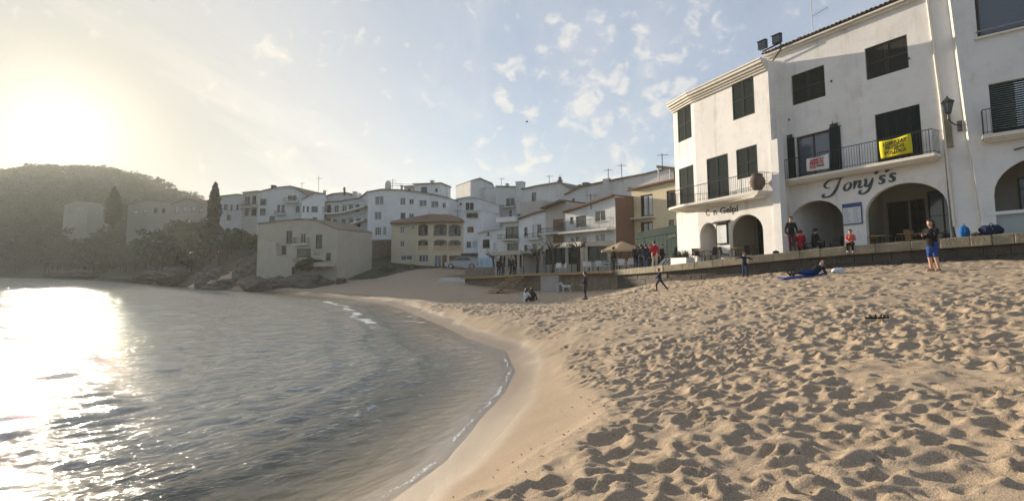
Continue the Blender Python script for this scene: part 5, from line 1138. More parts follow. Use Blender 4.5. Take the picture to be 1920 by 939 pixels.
for k, (x, Y) in enumerate([(1101, 44.2), (1108, 43.8), (1116, 43.4), (1124, 43.0), (1132, 42.4), (1140, 42.0), (1162, 40.5), (1168, 40.0), (1174, 39.8), (1180, 39.5), (1187, 39.0), (1194, 38.8), (1055, 47), (1046, 47.5)]):
    place(pc, at_prom(x, Y), random.uniform(0, 6.28), 'white terrace chair, number %s along the row from the pruned trees to the parasol' % ['three', 'four', 'five', 'six', 'seven', 'eight', 'nine', 'ten', 'eleven', 'twelve', 'thirteen', 'fourteen', 'two', 'one'][k], 'pc')
wc = chair_proto('wicker_chair', 'x', 'wicker', 'wicker restaurant chairs', True, .92)
def Tp(u, d, z=None): p = FT.p(u, 0, d); p.z = 3.05 + FT.k * u; return p
for u, d, a_, l in ((4.35, -.7, .9, 'wicker chair at the pale table by the menu board pier'), (5.55, -.9, -.6, 'wicker chair in the middle of the wide arch'), (6.15, -.5, 2.4, 'wicker chair left of the woman behind the wide arch'), (6.75, -.6, .4, 'wicker chair at the end of the wide arch'), (6.3, -1.6, 3.4, 'wicker chair deep inside the wide arch')):
    place(wc, Tp(u, d), FT.rot() + a_, l, 'wc')
dc = chair_proto('dark_chair', 'x', 'darkw', 'dark terrace chairs', True, .88)
def Gp(u, d): p = FG.p(u, 0, d); p.z = 2.76 + FG.k * u; return p
for u, d, a_, l in ((.15, .3, 1.2, 'dark chair before the small corner arch, beside the planter'), (1.25, .25, -1.4, 'dark chair between the small arch and the menu case'), (2.1, .1, 1.0, 'dark chair at the left side of the larger corner arch'), (3.75, .0, -1.0, 'reddish lit dark chair at the right side of the larger corner arch'), (3.1, -1.0, 2.9, 'dark chair inside the larger corner arch')):
    place(dc, Gp(u, d), FG.rot() + a_, l, 'dc')
for u, d, a_, l in ((1.2, -.5, 1.5, 'dark chair in the left restaurant arch behind the seated group'), (2.75, -.5, -1.4, 'dark chair beside the menu board pier in the left arch')): place(dc, Tp(u, d), FT.rot() + a_, l, 'dc')
def table_proto(name, m, group):
    root = thing(name, 'x', 'table', (0, 0, 0), group); MB().box((-.38, -.38, .71), (.38, .38, .745)).build('table_top', M[m], root); MB().tube([(0, 0, .03), (0, 0, .71)], .035, 8).build('column', M['iron'], root)
    mb = MB(); mb.box((-.25, -.03, 0), (.25, .03, .03)); mb.box((-.03, -.25, .002), (.03, .25, .032)); mb.build('foot', M['iron'], root); return root
tb = table_proto('terrace_table', 'deck', 'restaurant tables')
for p, l in ((Tp(4.75, -.5), 'small table with pale top in the wide arch near the menu board'), (Tp(5.9, -.7), 'table with light timber top in the middle of the wide arch'), (Tp(6.6, -1.1), 'table at the dim right end of the wide arch'), (Tp(2.2, -.4), 'table in the left restaurant arch'), (Gp(.7, .3), 'little table before the small corner arch'), (Gp(2.9, .1), 'table before the larger corner arch')): place(tb, p, FT.rot(), l, 'tb')
# folded deck chairs leaning together
for k, x in enumerate((1240, 1246, 1252, 1258)):
    p = at_prom(x, 35.2 - k * .3); root = thing('folded_deck_chair', ['folded deck chair nearest the red jacket, leaning', 'second folded leaning deck chair', 'third folded leaning deck chair', 'folded deck chair next to the white planter, leaning'][k], 'deck chair', p, 'folded deck chairs')
    for s_ in (-.22, .22): MB().tube([p + Vector((-.28, s_, 0)), p + Vector((.30, s_, .62))], .028, 4).build('rail', M['plastic'], root)
    mb = MB(); mb.hexa([p + Vector((-.20, -.2, .06)), p + Vector((-.20, .2, .06)), p + Vector((-.18, .2, .05)), p + Vector((-.18, -.2, .05)), p + Vector((.22, -.2, .56)), p + Vector((.22, .2, .56)), p + Vector((.24, .2, .55)), p + Vector((.24, -.2, .55))]); mb.build('canvas', M['iron'], root)
# planter with grass
p = at_prom(1273, 32.2); pr = thing('planter_box', 'white trough planter with green grasses beside the corner arch', 'planter', p); FP = Facade.px(1258, 33.4, 1287, 31.2)
MB().fbox(FP, 0, FP.L, p.z, p.z + .48, -.5, 0).build('trough', M['planter'], pr); mb = MB()
for k in range(240):
    u = random.uniform(.06, FP.L - .06); d = random.uniform(-.44, -.06); b_ = FP.p(u, p.z + .44, d); t_ = b_ + Vector((random.uniform(-.14, .14), random.uniform(-.14, .14), random.uniform(.25, .62))); s_ = Vector((.014, .004, 0)); mb.add([b_ - s_, b_ + s_, t_], [(0, 1, 2)])
o = mb.build('grasses', M['shrub'], pr, kind='stuff', fix=False)
# bags on the quay
def bag(name, label, px_, z_off, m, w, h, off=.1):
    q = lip_px(px_); p = q + Vector((off * .8, off * .6, .05)); root = thing(name, label, 'bag', p); mm = M[m] if isinstance(m, str) else m
    bm = bmesh.new(); bmesh.ops.create_icosphere(bm, subdivisions=3, radius=1)
    from mathutils import noise as mn
    for v in bm.verts:
        n_ = v.co.copy(); f = 1 + .16 * mn.noise(n_ * 2.2 + Vector((px_, 0, 0))); zz = max(n_.z, -.82); v.co = Vector((math.copysign(abs(n_.x) ** .7, n_.x) * w / 2 * f, math.copysign(abs(n_.y) ** .7, n_.y) * w * .32 * f, (zz + .82) / 1.82 * h * f))
    me = bpy.data.meshes.new('body'); bm.to_mesh(me); bm.free(); me.shade_smooth(); me.materials.append(mm); o = bpy.data.objects.new('body', me); COL.objects.link(o); o.parent = root
    mb = MB(); mb.tube(catmull([p + Vector((-w * .12, -.02, h * .95)), p + Vector((-.02, -.03, h * 1.2)), p + Vector((w * .12, -.02, h * .95))], 5), .014, 5); mb.build('handle', mm, root)
    for s_ in (-1, 1): MB().tube(catmull([p + Vector((s_ * w * .2, -w * .2, h * .9)), p + Vector((s_ * w * .26, -w * .40, h * .5)), p + Vector((s_ * w * .2, -w * .3, h * .08))], 5), .02, 5).build('strap', mm, root)
bag('backpack', 'bright blue backpack standing on the coping beside the buttress', 1808, 0, cloth('bright_blue_nylon', (.02, .14, .40)), .34, .42)
bag('duffel_bag', 'dark navy duffel bag lying on the coping before the end house', 1856, 0, cloth('navy_nylon', (.018, .03, .07)), .75, .38, .3)
bag('cloth_bundle', 'small brown cloth bundle on the coping between the two bags', 1830, 0, cloth('brown_cloth', (.10, .07, .06)), .42, .12)
bag('black_pouch', 'small black pouch on the coping by the corner restaurant pier', 1450, 0, cloth('black_nylon', (.02, .02, .022)), .3, .12, .2)
p = on_sand(1571, 512); wb = thing('white_bag', 'crumpled white bag lying on the sand near the quay wall', 'bag', p)
mb = MB(); mb.ball(p + Vector((0, 0, .07)), (.24, .16, .12), 12, 8)
for v in mb.v: v += Vector((random.uniform(-.03, .03),) * 3)
mb.build('body', M['plastic'], wb); mb = MB(); mb.ball(p + Vector((.12, -.05, .15)), (.08, .06, .05), 8, 6); mb.build('knot', M['plastic'], wb)
p = on_sand(1648, 604)
for k, l in enumerate(('left dark sandal of the pair lying on the sand', 'right dark sandal of the pair lying on the sand')):
    q = p + Vector((-.13 + .26 * k, .03 * k, .02)); root = thing('sandal', l, 'sandal', q, 'pair of sandals'); mb = MB(); rz = Matrix.Rotation(1.2 + .7 * k, 3, 'Z')
    lp = [(math.cos(a_) * .05 * (1 + .15 * math.sin(a_)), math.sin(a_) * .135, 0) for a_ in [i * math.pi / 8 for i in range(16)]]; mb.prism([q + rz @ Vector(v) for v in lp], (0, 0, .03)); mb.build('sole', M['rubber'], root)
    mb = MB(); mb.tube([q + rz @ Vector(v) for v in ((-.05, .02, .03), (-.02, .05, .075), (.02, .05, .075), (.05, .02, .03))], .016, 5); mb.tube([q + rz @ Vector(v) for v in ((-.05, -.06, .03), (0, -.06, .08), (.05, -.06, .03))], .014, 5); mb.build('straps', M['rubber'], root)
# seaweed and twigs along the strand line
mb = MB(); rr_ = np.random.default_rng(8)
for k in range(110):
    y = rr_.uniform(3, 12); x0 = float(np.interp(y, SH[3:13, 1], SH[3:13, 0])); x = x0 + rr_.normal(2.3, .55)
    z = sand_z(x, y) + .012; a_ = rr_.uniform(0, 6.28); l = rr_.uniform(.006, .026); pz = Vector((x, y, z)); d1 = Vector((math.cos(a_) * l, math.sin(a_) * l, .004)); mb.tube([pz - d1, pz + Vector((0, 0, .006)), pz + d1], [.003, rr_.uniform(.003, .007), .002], 4)
o = mb.build('strand_litter', M['darkw']); tag(o, 'scattered dark seaweed bits along the edge of the trampled sand', 'seaweed', kind='stuff')
mb = MB()
for k in range(420):
    y = 2.8 + 14 * rr_.random() ** 1.6; x0 = float(np.interp(y, SH[3:13, 1], SH[3:13, 0])); x = x0 + rr_.uniform(2.6, 11)
    s_ = rr_.uniform(.004, .013); mb.ball((x, y, sand_z(x, y) + s_ * .4), (s_, s_ * rr_.uniform(.6, 1), s_ * .6), 5, 4)
o = mb.build('shell_grit', M['coping'], None, True); tag(o, 'tiny pale pebbles and shell grit strewn over the dry sand', 'pebbles', kind='stuff')
# white slipway block and low boat at the far beach
F1 = Facade.px(826, 60, 880, 58.5); mb = MB(); z0 = F1.uz(850, 534)[1]; z1 = F1.uz(850, 521)[1]; mb.fbox(F1, 0, F1.L, z0 - .6, z1, -1.4, 0); mb.hexa([F1.p(-1.2, z0 - .6, 0), F1.p(-.004, z0 - .6, 0), F1.p(-.004, z0 - .6, -1.4), F1.p(-1.2, z0 - .6, -1.4), F1.p(-1.2, z0 + .02, 0), F1.p(-.004, z1 - .1, 0), F1.p(-.004, z1 - .1, -1.4), F1.p(-1.2, z0 + .02, -1.4)])
solo(mb, 'slipway_block', M['white3'], 'low white concrete slipway block at the far end of the beach', 'slipway', loc=F1.p(F1.L / 2, z0 - .6))
# promenade end wall and railing by the car
F2 = Facade.px(872, 60, 930, 57.6); z0 = F2.uz(900, 522)[1]; z1 = F2.uz(900, 501)[1]; mb = MB(); mb.wall(F2, rloop(0, F2.L, z0 - .8, z1), [], .4)
solo(mb, 'terrace_wall', M['rubble'], 'rough stone terrace wall in front of the parked car', 'wall', loc=F2.p(F2.L / 2, z0 - .8))
for x, l in ((903, 'thin grey signpost before the stone terrace wall'),):
    p = at(x, 540, 56); p.z = sand_z(p.x, p.y); mb = MB(); mb.tube([p - Vector((0, 0, .2)), p + Vector((0, 0, 2.4))], .04, 6); mb.box((p.x - .16, p.y - .05, p.z + 2.1), (p.x + .16, p.y - .042, p.z + 2.4)); solo(mb, 'signpost', M['metal'], l, 'post', loc=p)
# parked car
c0 = at(866, 503, 64.5); c0.z = at(866, 503.5, 64.5).z; car = thing('parked_car', 'pale grey hatchback parked before the yellow apartment house', 'car', c0)
prof = [(-1.95, .28), (-1.98, .62), (-1.82, .80), (-1.05, .93), (-.45, 1.36), (.75, 1.42), (1.55, 1.05), (1.9, .95), (1.98, .6), (1.95, .28)]
mb = MB(); n = len(prof); vs = []
for yy, kx, kz in ((-.84, 1, 1), (-.70, 1.0, 1.0), (.70, 1, 1), (.84, 1, 1)):
    for x, z in prof: s_ = .80 if (z > 1.0 and abs(yy) > .8) else 1; vs.append(c0 + Vector((x, yy * (1 if z < 1.0 else .86), z)))
fs = [tuple(range(n)), tuple(3 * n + i for i in range(n))[::-1]] + [(j * n + i, j * n + (i + 1) % n, (j + 1) * n + (i + 1) % n, (j + 1) * n + i) for j in range(3) for i in range(n)]
mb.add(vs, fs); bd = mb.build('body', M['carw'], car)
mb = MB()
for pts in ([(-.90, .98), (-.42, 1.31), (.10, 1.36), (.10, .98)], [(.16, .98), (.16, 1.36), (.70, 1.36), (1.25, 1.03)]):
    mb = MB(); mb.prism([c0 + Vector((x, -.86 + (.10 if z > 1.1 else .0), z)) for x, z in pts], (0, .03, 0)); mb.build('side_window', M['glass'], car)
mb = MB(); mb.add([c0 + Vector(v) for v in ((-1.06, -.62, .96), (-1.06, .62, .96), (-.49, .56, 1.34), (-.49, -.56, 1.34))], [(0, 1, 2, 3)]); mb.v = [v + Vector((-.015, 0, .012)) for v in mb.v]; mb.build('windscreen', M['glass'], car)
for x in (-1.25, 1.25):
    for yy in (-.82, .82):
        w_ = MB().tube([c0 + Vector((x, yy - .1, .31)), c0 + Vector((x, yy + .1, .31))], .31, 16).build('wheel', M['rubber'], car); MB().tube([c0 + Vector((x, yy - .112 * (1 if yy < 0 else -1), .31)), c0 + Vector((x, yy, .31))], .2, 12).build('rim', M['metal'], w_)
for yy in (-.6, .6): MB().box(c0 + Vector((-1.99, yy - .16, .64)), c0 + Vector((-1.86, yy + .16, .76))).build('headlight', M['white_m'], car)
for zz in (.3,): MB().box(c0 + Vector((-2.0, -.8, .32)), c0 + Vector((-1.95, .8, .5))).build('bumper', M['rubber'], car)
# gulls
for x, y, Y, l in ((988, 229, 105, 'tiny dark bird gliding before the small clouds'), (645, 355, 110, 'tiny dark bird perched above the roofline chimneys')):
    c = at(x, y, Y); root = thing('bird', l, 'bird', c, 'birds'); mb = MB(); mb.tube(catmull([c + Vector((-.3, 0, -.02)), c + Vector((-.05, 0, .03)), c + Vector((.2, 0, .03)), c + Vector((.32, 0, .06))], 4), [.02, .05, .07, .085, .09, .09, .085, .075, .065, .06, .05, .04, .02], 7); mb.build('body', M['iron'], root, True)
    for s_ in (-1, 1): mb = MB(); mb.add([c + Vector((.12, s_ * .04, .05)), c + Vector((-.1, s_ * .04, .05)), c + Vector((-.1, s_ * .34, .17)), c + Vector((.14, s_ * .32, .17)), c + Vector((-.05, s_ * .68, .10))], [(0, 1, 2, 3), (3, 2, 4)]); o = mb.build('wing', M['iron'], root); o.modifiers.new('s', 'SOLIDIFY').thickness = .02

# ================================================================== PEOPLE
def seg_d(P_, a, b_):
    d = b_ - a; t = np.clip(((P_ - a) @ d) / max(1e-9, d @ d), 0, 1); return np.linalg.norm(P_ - (a + t[:, None] * d), axis=1), t
BASE = dict(pelvis=(0, 0, .95), belly=(0, 0, 1.10), chest=(0, 0, 1.30), neck=(0, .01, 1.46), head=(0, -.02, 1.60), shl=(-.158, .01, 1.385), shr=(.158, .01, 1.385), ell=(-.225, .03, 1.13), elr=(.225, .03, 1.13), wrl=(-.25, -.05, .90), wrr=(.25, -.05, .90),
            hil=(-.09, 0, .92), hir=(.09, 0, .92), knl=(-.10, -.03, .50), knr=(.10, -.03, .50), anl=(-.10, .02, .08), anr=(.10, .02, .08), tol=(-.12, -.15, .035), tor=(.12, -.15, .035))
def person(label, loc, rz, pose, mats, H=1.7, hair='short', group=None, bulk=1.0, skirt=False, cat='person', cap=None):
    """mats: top, arm, leg, shin, foot (materials). Faces -Y before turning by rz."""
    J = dict(BASE); J.update(pose); J = {k: np.array(v, float) for k, v in J.items()}; caps = []
    A_ = lambda a, b_, ra, rb, reg: caps.append((np.array(J[a] if isinstance(a, str) else a, float), np.array(J[b_] if isinstance(b_, str) else b_, float), ra, rb, reg))
    B = bulk
    A_(J['pelvis'] * 1.25 - J['belly'] * .25, 'belly', .142 * B, .13 * B, 'top'); A_('belly', 'chest', .13 * B, .145 * B, 'top'); A_('chest', J['neck'] * .75 + J['chest'] * .25, .14 * B, .075, 'top'); A_('neck', 'head', .055, .058, 'skin')
    A_('shl', 'shr', .064 * B, .064 * B, 'top'); up = J['head'] - J['neck']; up /= np.linalg.norm(up)
    fw = np.array(pose.get('face', (0, -1, 0)), float); fw -= up * (fw @ up); fw /= np.linalg.norm(fw); sd = np.cross(fw, up)
    hd = J['head'] + up * .03; caps.append((hd - up * .035 + fw * .012, hd + up * .03, .083, .092, 'skin')); caps.append((hd - up * .085 + fw * .035, hd - up * .06 + fw * .02, .05, .06, 'skin'))
    caps.append((hd + fw * .092 - up * .005, hd + fw * .112 - up * .03, .010, .017, 'skin'))
    for s_ in (-1, 1): caps.append((hd + sd * .092 * s_ - up * .02, hd + sd * .094 * s_ + up * .012, .016, .018, 'skin'))
    for s_ in 'lr':
        A_('sh' + s_, 'el' + s_, .062 * B, .047 * B, 'arm'); A_('el' + s_, 'wr' + s_, .046 * B, .034 * B, 'arm')
        A_('hi' + s_, 'kn' + s_, .098 * B, .064 * B, 'leg'); A_('kn' + s_, 'an' + s_, .062 * B, .043, 'shin'); A_('an' + s_, 'to' + s_, .046, .036, 'foot'); caps.append((J['an' + s_] + (J['an' + s_] - J['to' + s_]) * .28 - np.array([0, 0, .03]), J['an' + s_], .04, .042, 'foot'))
        d = J['wr' + s_] - J['el' + s_]; d /= np.linalg.norm(d); side = np.cross(d, np.array([0, 0, 1.0]) if abs(d[2]) < .9 else np.array([0, -1.0, 0])); side /= np.linalg.norm(side); nrm = np.cross(d, side); w = J['wr' + s_]
        caps.append((w, w + d * .075, .028, .034, 'skin'))
        for k, (o_, l) in enumerate(((-.027, .062), (-.009, .074), (.009, .07), (.027, .054))):
            r0 = w + d * .085 + side * o_; r1 = r0 + d * l * .55 + nrm * .006; r2 = r1 + d * l * .42 + nrm * .022; caps.append((r0, r1, .010, .0095, 'skin')); caps.append((r1, r2, .0095, .0085, 'skin'))
        th = w + d * .03 + side * -.03; caps.append((th, th - side * .025 + d * .03, .012, .011, 'skin')); caps.append((th - side * .025 + d * .03, th - side * .03 + d * .062, .011, .009, 'skin'))
    if skirt: A_('pelvis', (J['hil'] + J['hir'] + J['knl'] + J['knr']) / 4 + np.array([0, 0, .05]), .15, .165, 'leg'); A_(J['pelvis'] - np.array([0, 0, .07]), 'belly', .172, .15, 'top')
    mb = MB()
    for a, b_, ra, rb, reg in caps:
        ax = Vector(b_ - a); L = max(ax.length, 1e-5); n = 8 if ra < .03 else 12; e_ = [(-1, 0), (-.7, .71), (0, 1)]; pts = []; rad = []
        un = ax / L if L > 1e-4 else Vector((0, 0, 1))
        for q, f in ((-.95, .3), (-.7, .71), (-.3, .95), (0, 1)): pts.append(Vector(a) + un * q * ra); rad.append(ra * f)
        for q, f in ((0, 1), (.3, .95), (.7, .71), (.95, .3)): pts.append(Vector(b_) + un * (q * rb + 1e-4)); rad.append(rb * f)
        mb.tube(pts, rad, n)
    me = bpy.data.meshes.new('person'); me.from_pydata(mb.v, [], mb.f); tmp = bpy.data.objects.new('tmp', me); COL.objects.link(tmp)
    rm = tmp.modifiers.new('r', 'REMESH'); rm.mode = 'VOXEL'; rm.voxel_size = .0125; rm.use_smooth_shade = True; sm_ = tmp.modifiers.new('s', 'SMOOTH'); sm_.iterations = 2; sm_.factor = .5
    dg = bpy.context.evaluated_depsgraph_get(); dg.update(); m2 = bpy.data.meshes.new_from_object(tmp.evaluated_get(dg)); bpy.data.objects.remove(tmp); m2.name = 'person'
    nF = len(m2.polygons); C_ = np.zeros(nF * 3); m2.polygons.foreach_get('center', C_); C_ = C_.reshape(-1, 3)
    best = np.full(nF, 1e9); reg = np.zeros(nF, int); order = ['skin', 'top', 'arm', 'leg', 'shin', 'foot', 'eye', 'lip']
    for a, b_, ra, rb, rg in caps:
        dd, t = seg_d(C_, a, b_); v = dd - (ra + (rb - ra) * t); m_ = v < best; best[m_] = v[m_]; reg[m_] = order.index(rg)
    rel_ = C_ - hd; fcoord, scoord, ucoord = rel_ @ fw, rel_ @ sd, rel_ @ up
    reg[(fcoord > .06) & (np.hypot(np.abs(scoord) - .033, ucoord - .012) < .014)] = 6; reg[(fcoord > .06) & (np.abs(scoord) < .028) & (np.abs(ucoord + .062) < .009)] = 7
    # soft cloth folds on what is not skin
    nV = len(m2.vertices); VC = np.zeros(nV * 3); m2.vertices.foreach_get('co', VC); VC = VC.reshape(-1, 3); VN = np.zeros(nV * 3); m2.vertex_normals.foreach_get('vector', VN); VN = VN.reshape(-1, 3)
    vs_ = np.zeros(nV, bool); lt = np.zeros(nF, np.int32); m2.polygons.foreach_get('loop_total', lt); li = np.zeros(len(m2.loops), np.int32); m2.loops.foreach_get('vertex_index', li); vs_[li[np.repeat(np.isin(reg, (1, 2, 3, 4)), lt)]] = True
    sk_ = mats['shin'] is M['skin']
    f1 = vnoise(VC[:, 0] * 9 + VC[:, 1] * 5 + 31 + loc[0], VC[:, 2] * 15 + VC[:, 1] * 8 + 7, 3) - .5; f2 = vnoise(VC[:, 0] * 22 + 11, VC[:, 2] * 34 + VC[:, 1] * 20 + loc[1], 2) - .5
    amp = np.where(vs_, 1.0, 0.0) * (np.where(VC[:, 2] < .6, 0.0, 1.0) if sk_ else 1.0)
    VC += VN * (amp * (.006 + .034 * f1 + .012 * f2))[:, None]; m2.vertices.foreach_set('co', VC.ravel())
    for o_ in order: m2.materials.append(M['skin'] if o_ == 'skin' else M[o_] if o_ in ('eye', 'lip') else mats[o_])
    m2.polygons.foreach_set('material_index', reg.astype(np.int32)); m2.update()
    o = bpy.data.objects.new('person', m2); COL.objects.link(o); s_ = H / 1.70; o.scale = (s_,) * 3; o.rotation_euler = (0, 0, rz); o.location = loc; tag(o, label, cat, group)
    # hair: a thick shell over the skull
    bm = bmesh.new(); bmesh.ops.create_icosphere(bm, subdivisions=3, radius=1); from mathutils import noise as mn; dead = []
    for v in bm.verts:
        q = v.co.copy(); f = 1 + .08 * mn.noise(q * 5); v.co = Vector(hd + up * .022 + (sd * q.x * .116 + fw * q.y * .120 - fw * .016 + up * q.z * .126) * f)
        if hair == 'long' and q.z < -.05 and q.y < .25: v.co += Vector(-up * .20 * min(1, -q.z) - fw * .02)
        if q.y > .50 and q.z < .50: dead.append(v)
        elif hair != 'long' and q.z < (-.35 if q.y > -.1 else -.75): dead.append(v)
    bmesh.ops.delete(bm, geom=dead, context='VERTS'); hm = bpy.data.meshes.new('hair'); bm.to_mesh(hm); bm.free(); hm.shade_smooth(); hm.materials.append(cap or M['hair']); ho = bpy.data.objects.new('hair' if not cap else 'cap', hm); COL.objects.link(ho); ho.parent = o; ho.modifiers.new('s', 'SOLIDIFY').thickness = .014
    return o
navy = cloth('navy_cloth', (.022, .028, .055)); black = cloth('black_cloth', (.02, .02, .022)); charcoal = cloth('charcoal_cloth', (.05, .05, .056)); jean = cloth('denim', (.045, .065, .12)); maroon = cloth('maroon_cloth', (.085, .03, .035)); red = cloth('red_cloth', (.42, .025, .035)); blue = cloth('blue_cloth', (.03, .075, .26)); cobalt = cloth('cobalt_cloth', (.014, .05, .24)); whitec = cloth('white_shirt', (.62, .64, .66)); brown = cloth('brown_leather', (.07, .045, .03)); grey = cloth('grey_cloth', (.24, .25, .27)); coral = cloth('coral_cloth', (.55, .12, .10)); crm = cloth('cream_cloth', (.5, .45, .36))
def ms(top, leg, arm=None, shin=None, foot=None): return dict(top=top, arm=arm or top, leg=leg, shin=shin or leg, foot=foot or brown)
PI = math.pi
p = on_sand(1752, 508); WOM = person('barefoot woman in dark jacket and blue shorts standing on sand holding a phone', p, -PI * .42, dict(elr=(.21, -.10, 1.16), wrr=(.08, -.32, 1.24), ell=(-.21, -.08, 1.15), wrl=(-.06, -.32, 1.22), knl=(-.11, -.02, .5), anr=(.12, .06, .08), tor=(.15, -.11, .035)), dict(top=black, arm=black, leg=blue, shin=M['skin'], foot=M['skin']), 1.66, 'long', bulk=1.08, skirt=True)
ph = Vector((0, -.46, 1.27)); rzm = Matrix.Rotation(-PI * .42, 3, 'Z'); mb = MB(); c_ = p + rzm @ (ph * (1.66 / 1.7)); ax_ = rzm @ Vector((1, 0, 0)); mb.hexa([c_ + ax_ * a_ + Vector((0, 0, z_)) + (rzm @ Vector((0, b_, 0))) for z_ in (-.04, .04) for a_, b_ in ((-.08, 0), (.08, 0), (.08, .01), (-.08, .01))]); solo(mb, 'phone', M['rubber'], 'small dark phone held up by the barefoot woman', 'phone', loc=c_)
p = on_sand(1397, 520); person('child in blue jacket and jeans with both arms stretched out sideways', p, PI * .05, dict(shl=(-.16, 0, 1.38), ell=(-.42, .0, 1.36), wrl=(-.66, .02, 1.30), elr=(.42, .0, 1.34), wrr=(.62, -.02, 1.22), knl=(-.14, -.05, .5), anl=(-.17, .02, .08), tol=(-.2, -.14, .035), anr=(.2, .05, .08), knr=(.15, 0, .5), tor=(.24, -.1, .035)), ms(navy, jean), 1.12)
p = on_sand(1238, 547); person('boy in dark clothes striding across the sand to the left', p, -PI * .5, dict(pelvis=(0, 0, .88), hil=(-.09, 0, .86), hir=(.09, 0, .86), belly=(0, -.01, 1.03), chest=(0, -.03, 1.24), neck=(0, -.04, 1.40), head=(0, -.07, 1.54), shl=(-.17, -.03, 1.35), shr=(.17, -.03, 1.35), ell=(-.22, .12, 1.1), wrl=(-.2, .02, .9), elr=(.22, -.16, 1.12), wrr=(.2, -.36, 1.02), knl=(-.1, -.24, .50), anl=(-.1, -.22, .08), tol=(-.11, -.4, .05), knr=(.1, .26, .50), anr=(.1, .55, .14), tor=(.1, .46, .03)), ms(navy, navy), 1.22)
p = on_sand(1098, 562); person('man in dark clothes and jeans standing still in mid beach', p, -PI * .62, dict(knl=(-.12, -.04, .5), anl=(-.14, -.05, .08), tol=(-.15, -.21, .035), anr=(.12, .10, .08), tor=(.14, -.06, .035), elr=(.24, .0, 1.15), wrr=(.19, -.16, 1.0)), ms(navy, charcoal), 1.66)
SIT = dict(pelvis=(0, 0, .12), belly=(0, -.05, .28), chest=(0, -.12, .48), neck=(0, -.15, .64), head=(0, -.19, .78), shl=(-.17, -.13, .59), shr=(.17, -.13, .59), ell=(-.24, -.24, .38), elr=(.24, -.24, .38), wrl=(-.12, -.42, .42), wrr=(.12, -.42, .42), hil=(-.09, -.02, .12), hir=(.09, -.02, .12), knl=(-.12, -.42, .42), knr=(.12, -.42, .42), anl=(-.12, -.58, .08), anr=(.12, -.58, .08), tol=(-.13, -.74, .05), tor=(.13, -.74, .05))
p = on_sand(984, 566); person('person with white top sitting on the sand with back turned', p, PI * .72, SIT, ms(whitec, black), 1.65, 'long', 'sitting pair'); p = on_sand(994, 564); person('person with dark top and long hair sitting beside the white top', p + Vector((.06, .2, 0)), PI * .8, SIT, ms(brown, black), 1.62, 'long', 'sitting pair')
q = lip_px(1481) + Vector((.12, .09, .05)); person('man in dark printed shirt and maroon trousers standing on the quay edge', q, PI * -.12, dict(elr=(.25, .02, 1.15), ell=(-.25, .02, 1.15)), ms(black, maroon), 1.60)
CHS = dict(pelvis=(0, 0, .10), belly=(0, -.01, .27), chest=(0, -.05, .47), neck=(0, -.06, .63), head=(0, -.10, .77), shl=(-.16, -.05, .58), shr=(.16, -.05, .58), ell=(-.22, -.1, .34), elr=(.22, -.1, .34), wrl=(-.12, -.28, .30), wrr=(.12, -.28, .30), hil=(-.09, -.03, .1), hir=(.09, -.03, .1), knl=(-.12, -.44, .09), knr=(.12, -.44, .09), anl=(-.11, -.42, -.32), anr=(.14, -.40, -.32), tol=(-.12, -.56, -.37), tor=(.16, -.54, -.37))
q = lip_px(1595) + Vector((.0, .0, .05)); person('child in coral shirt sitting on the coping with legs hanging', q, -PI * .24, CHS, ms(coral, black, coral, black, whitec), 1.28)
CH2 = dict(CHS); CH2.update(anl=(-.11, -.46, -.36), anr=(.11, -.46, -.36), tol=(-.12, -.62, -.40), tor=(.12, -.62, -.40))
def seated(label, u, d, rz, mats, H, hair='short', cap=None, pose=None): p_ = FT.p(u, 0, d); p_.z = 3.05 + FT.k * u + .44 * H / 1.7; return person(label, p_, rz, pose or CH2, mats, H, hair, 'people seated before the left restaurant arch', cap=cap)
seated('small child in grey with pale cap seated by the left restaurant arch', .85, .45, PI * .9, ms(grey, jean), 1.2, cap=crm); seated('person in red hooded jacket seated with back turned at the left restaurant arch', 1.5, .5, PI * .8, ms(red, black), 1.6, cap=red); seated('person in dark clothes with pale scarf leaning over in the left restaurant arch', 2.15, .4, PI * .55, ms(black, black), 1.62)
# reclining person on a blue sleeping bag
p = on_sand(1512, 519); LIE = dict(pelvis=(0, 0, .13), belly=(0, .18, .17), chest=(0, .38, .30), neck=(0, .50, .42), head=(0, .60, .53), shl=(-.17, .46, .36), shr=(.17, .46, .36), ell=(-.27, .56, .12), elr=(.27, .56, .12), wrl=(-.24, .32, .06), wrr=(.24, .32, .06), hil=(-.09, -.03, .12), hir=(.09, -.03, .12), knl=(-.11, -.46, .15), knr=(.1, -.46, .18), anl=(-.11, -.88, .08), anr=(.1, -.88, .08), tol=(-.14, -.98, .18), tor=(.14, -.98, .18), face=(0, -1, .3))
person('person in navy top lying propped up on the sand on a blue mat', p + Vector((.15, .0, .03)), -PI * .46, LIE, ms(navy, cobalt, navy, charcoal), 1.55)
n1_ = Vector((math.cos(-.10), math.sin(-.10), 0)); n2_ = Vector((-n1_.y, n1_.x, 0)); vs = []; fs = []
for i in range(13):
    for j in range(5):
        q = p + n1_ * (-1.0 + 1.6 * i / 12) + n2_ * (-.36 + .72 * j / 4); vs.append(Vector((q.x, q.y, sand_z(q.x, q.y) + .045 + .02 * math.sin(i * 1.3) * math.cos(j)))) 
fs = [(i * 5 + j, i * 5 + j + 1, i * 5 + j + 6, i * 5 + j + 5) for i in range(12) for j in range(4)]
mt = solo(MB().add(vs, fs), 'beach_mat', cobalt, 'cobalt blue mat under the person lying on the sand', 'mat', loc=p); mt.modifiers.new('s', 'SOLIDIFY').thickness = .03
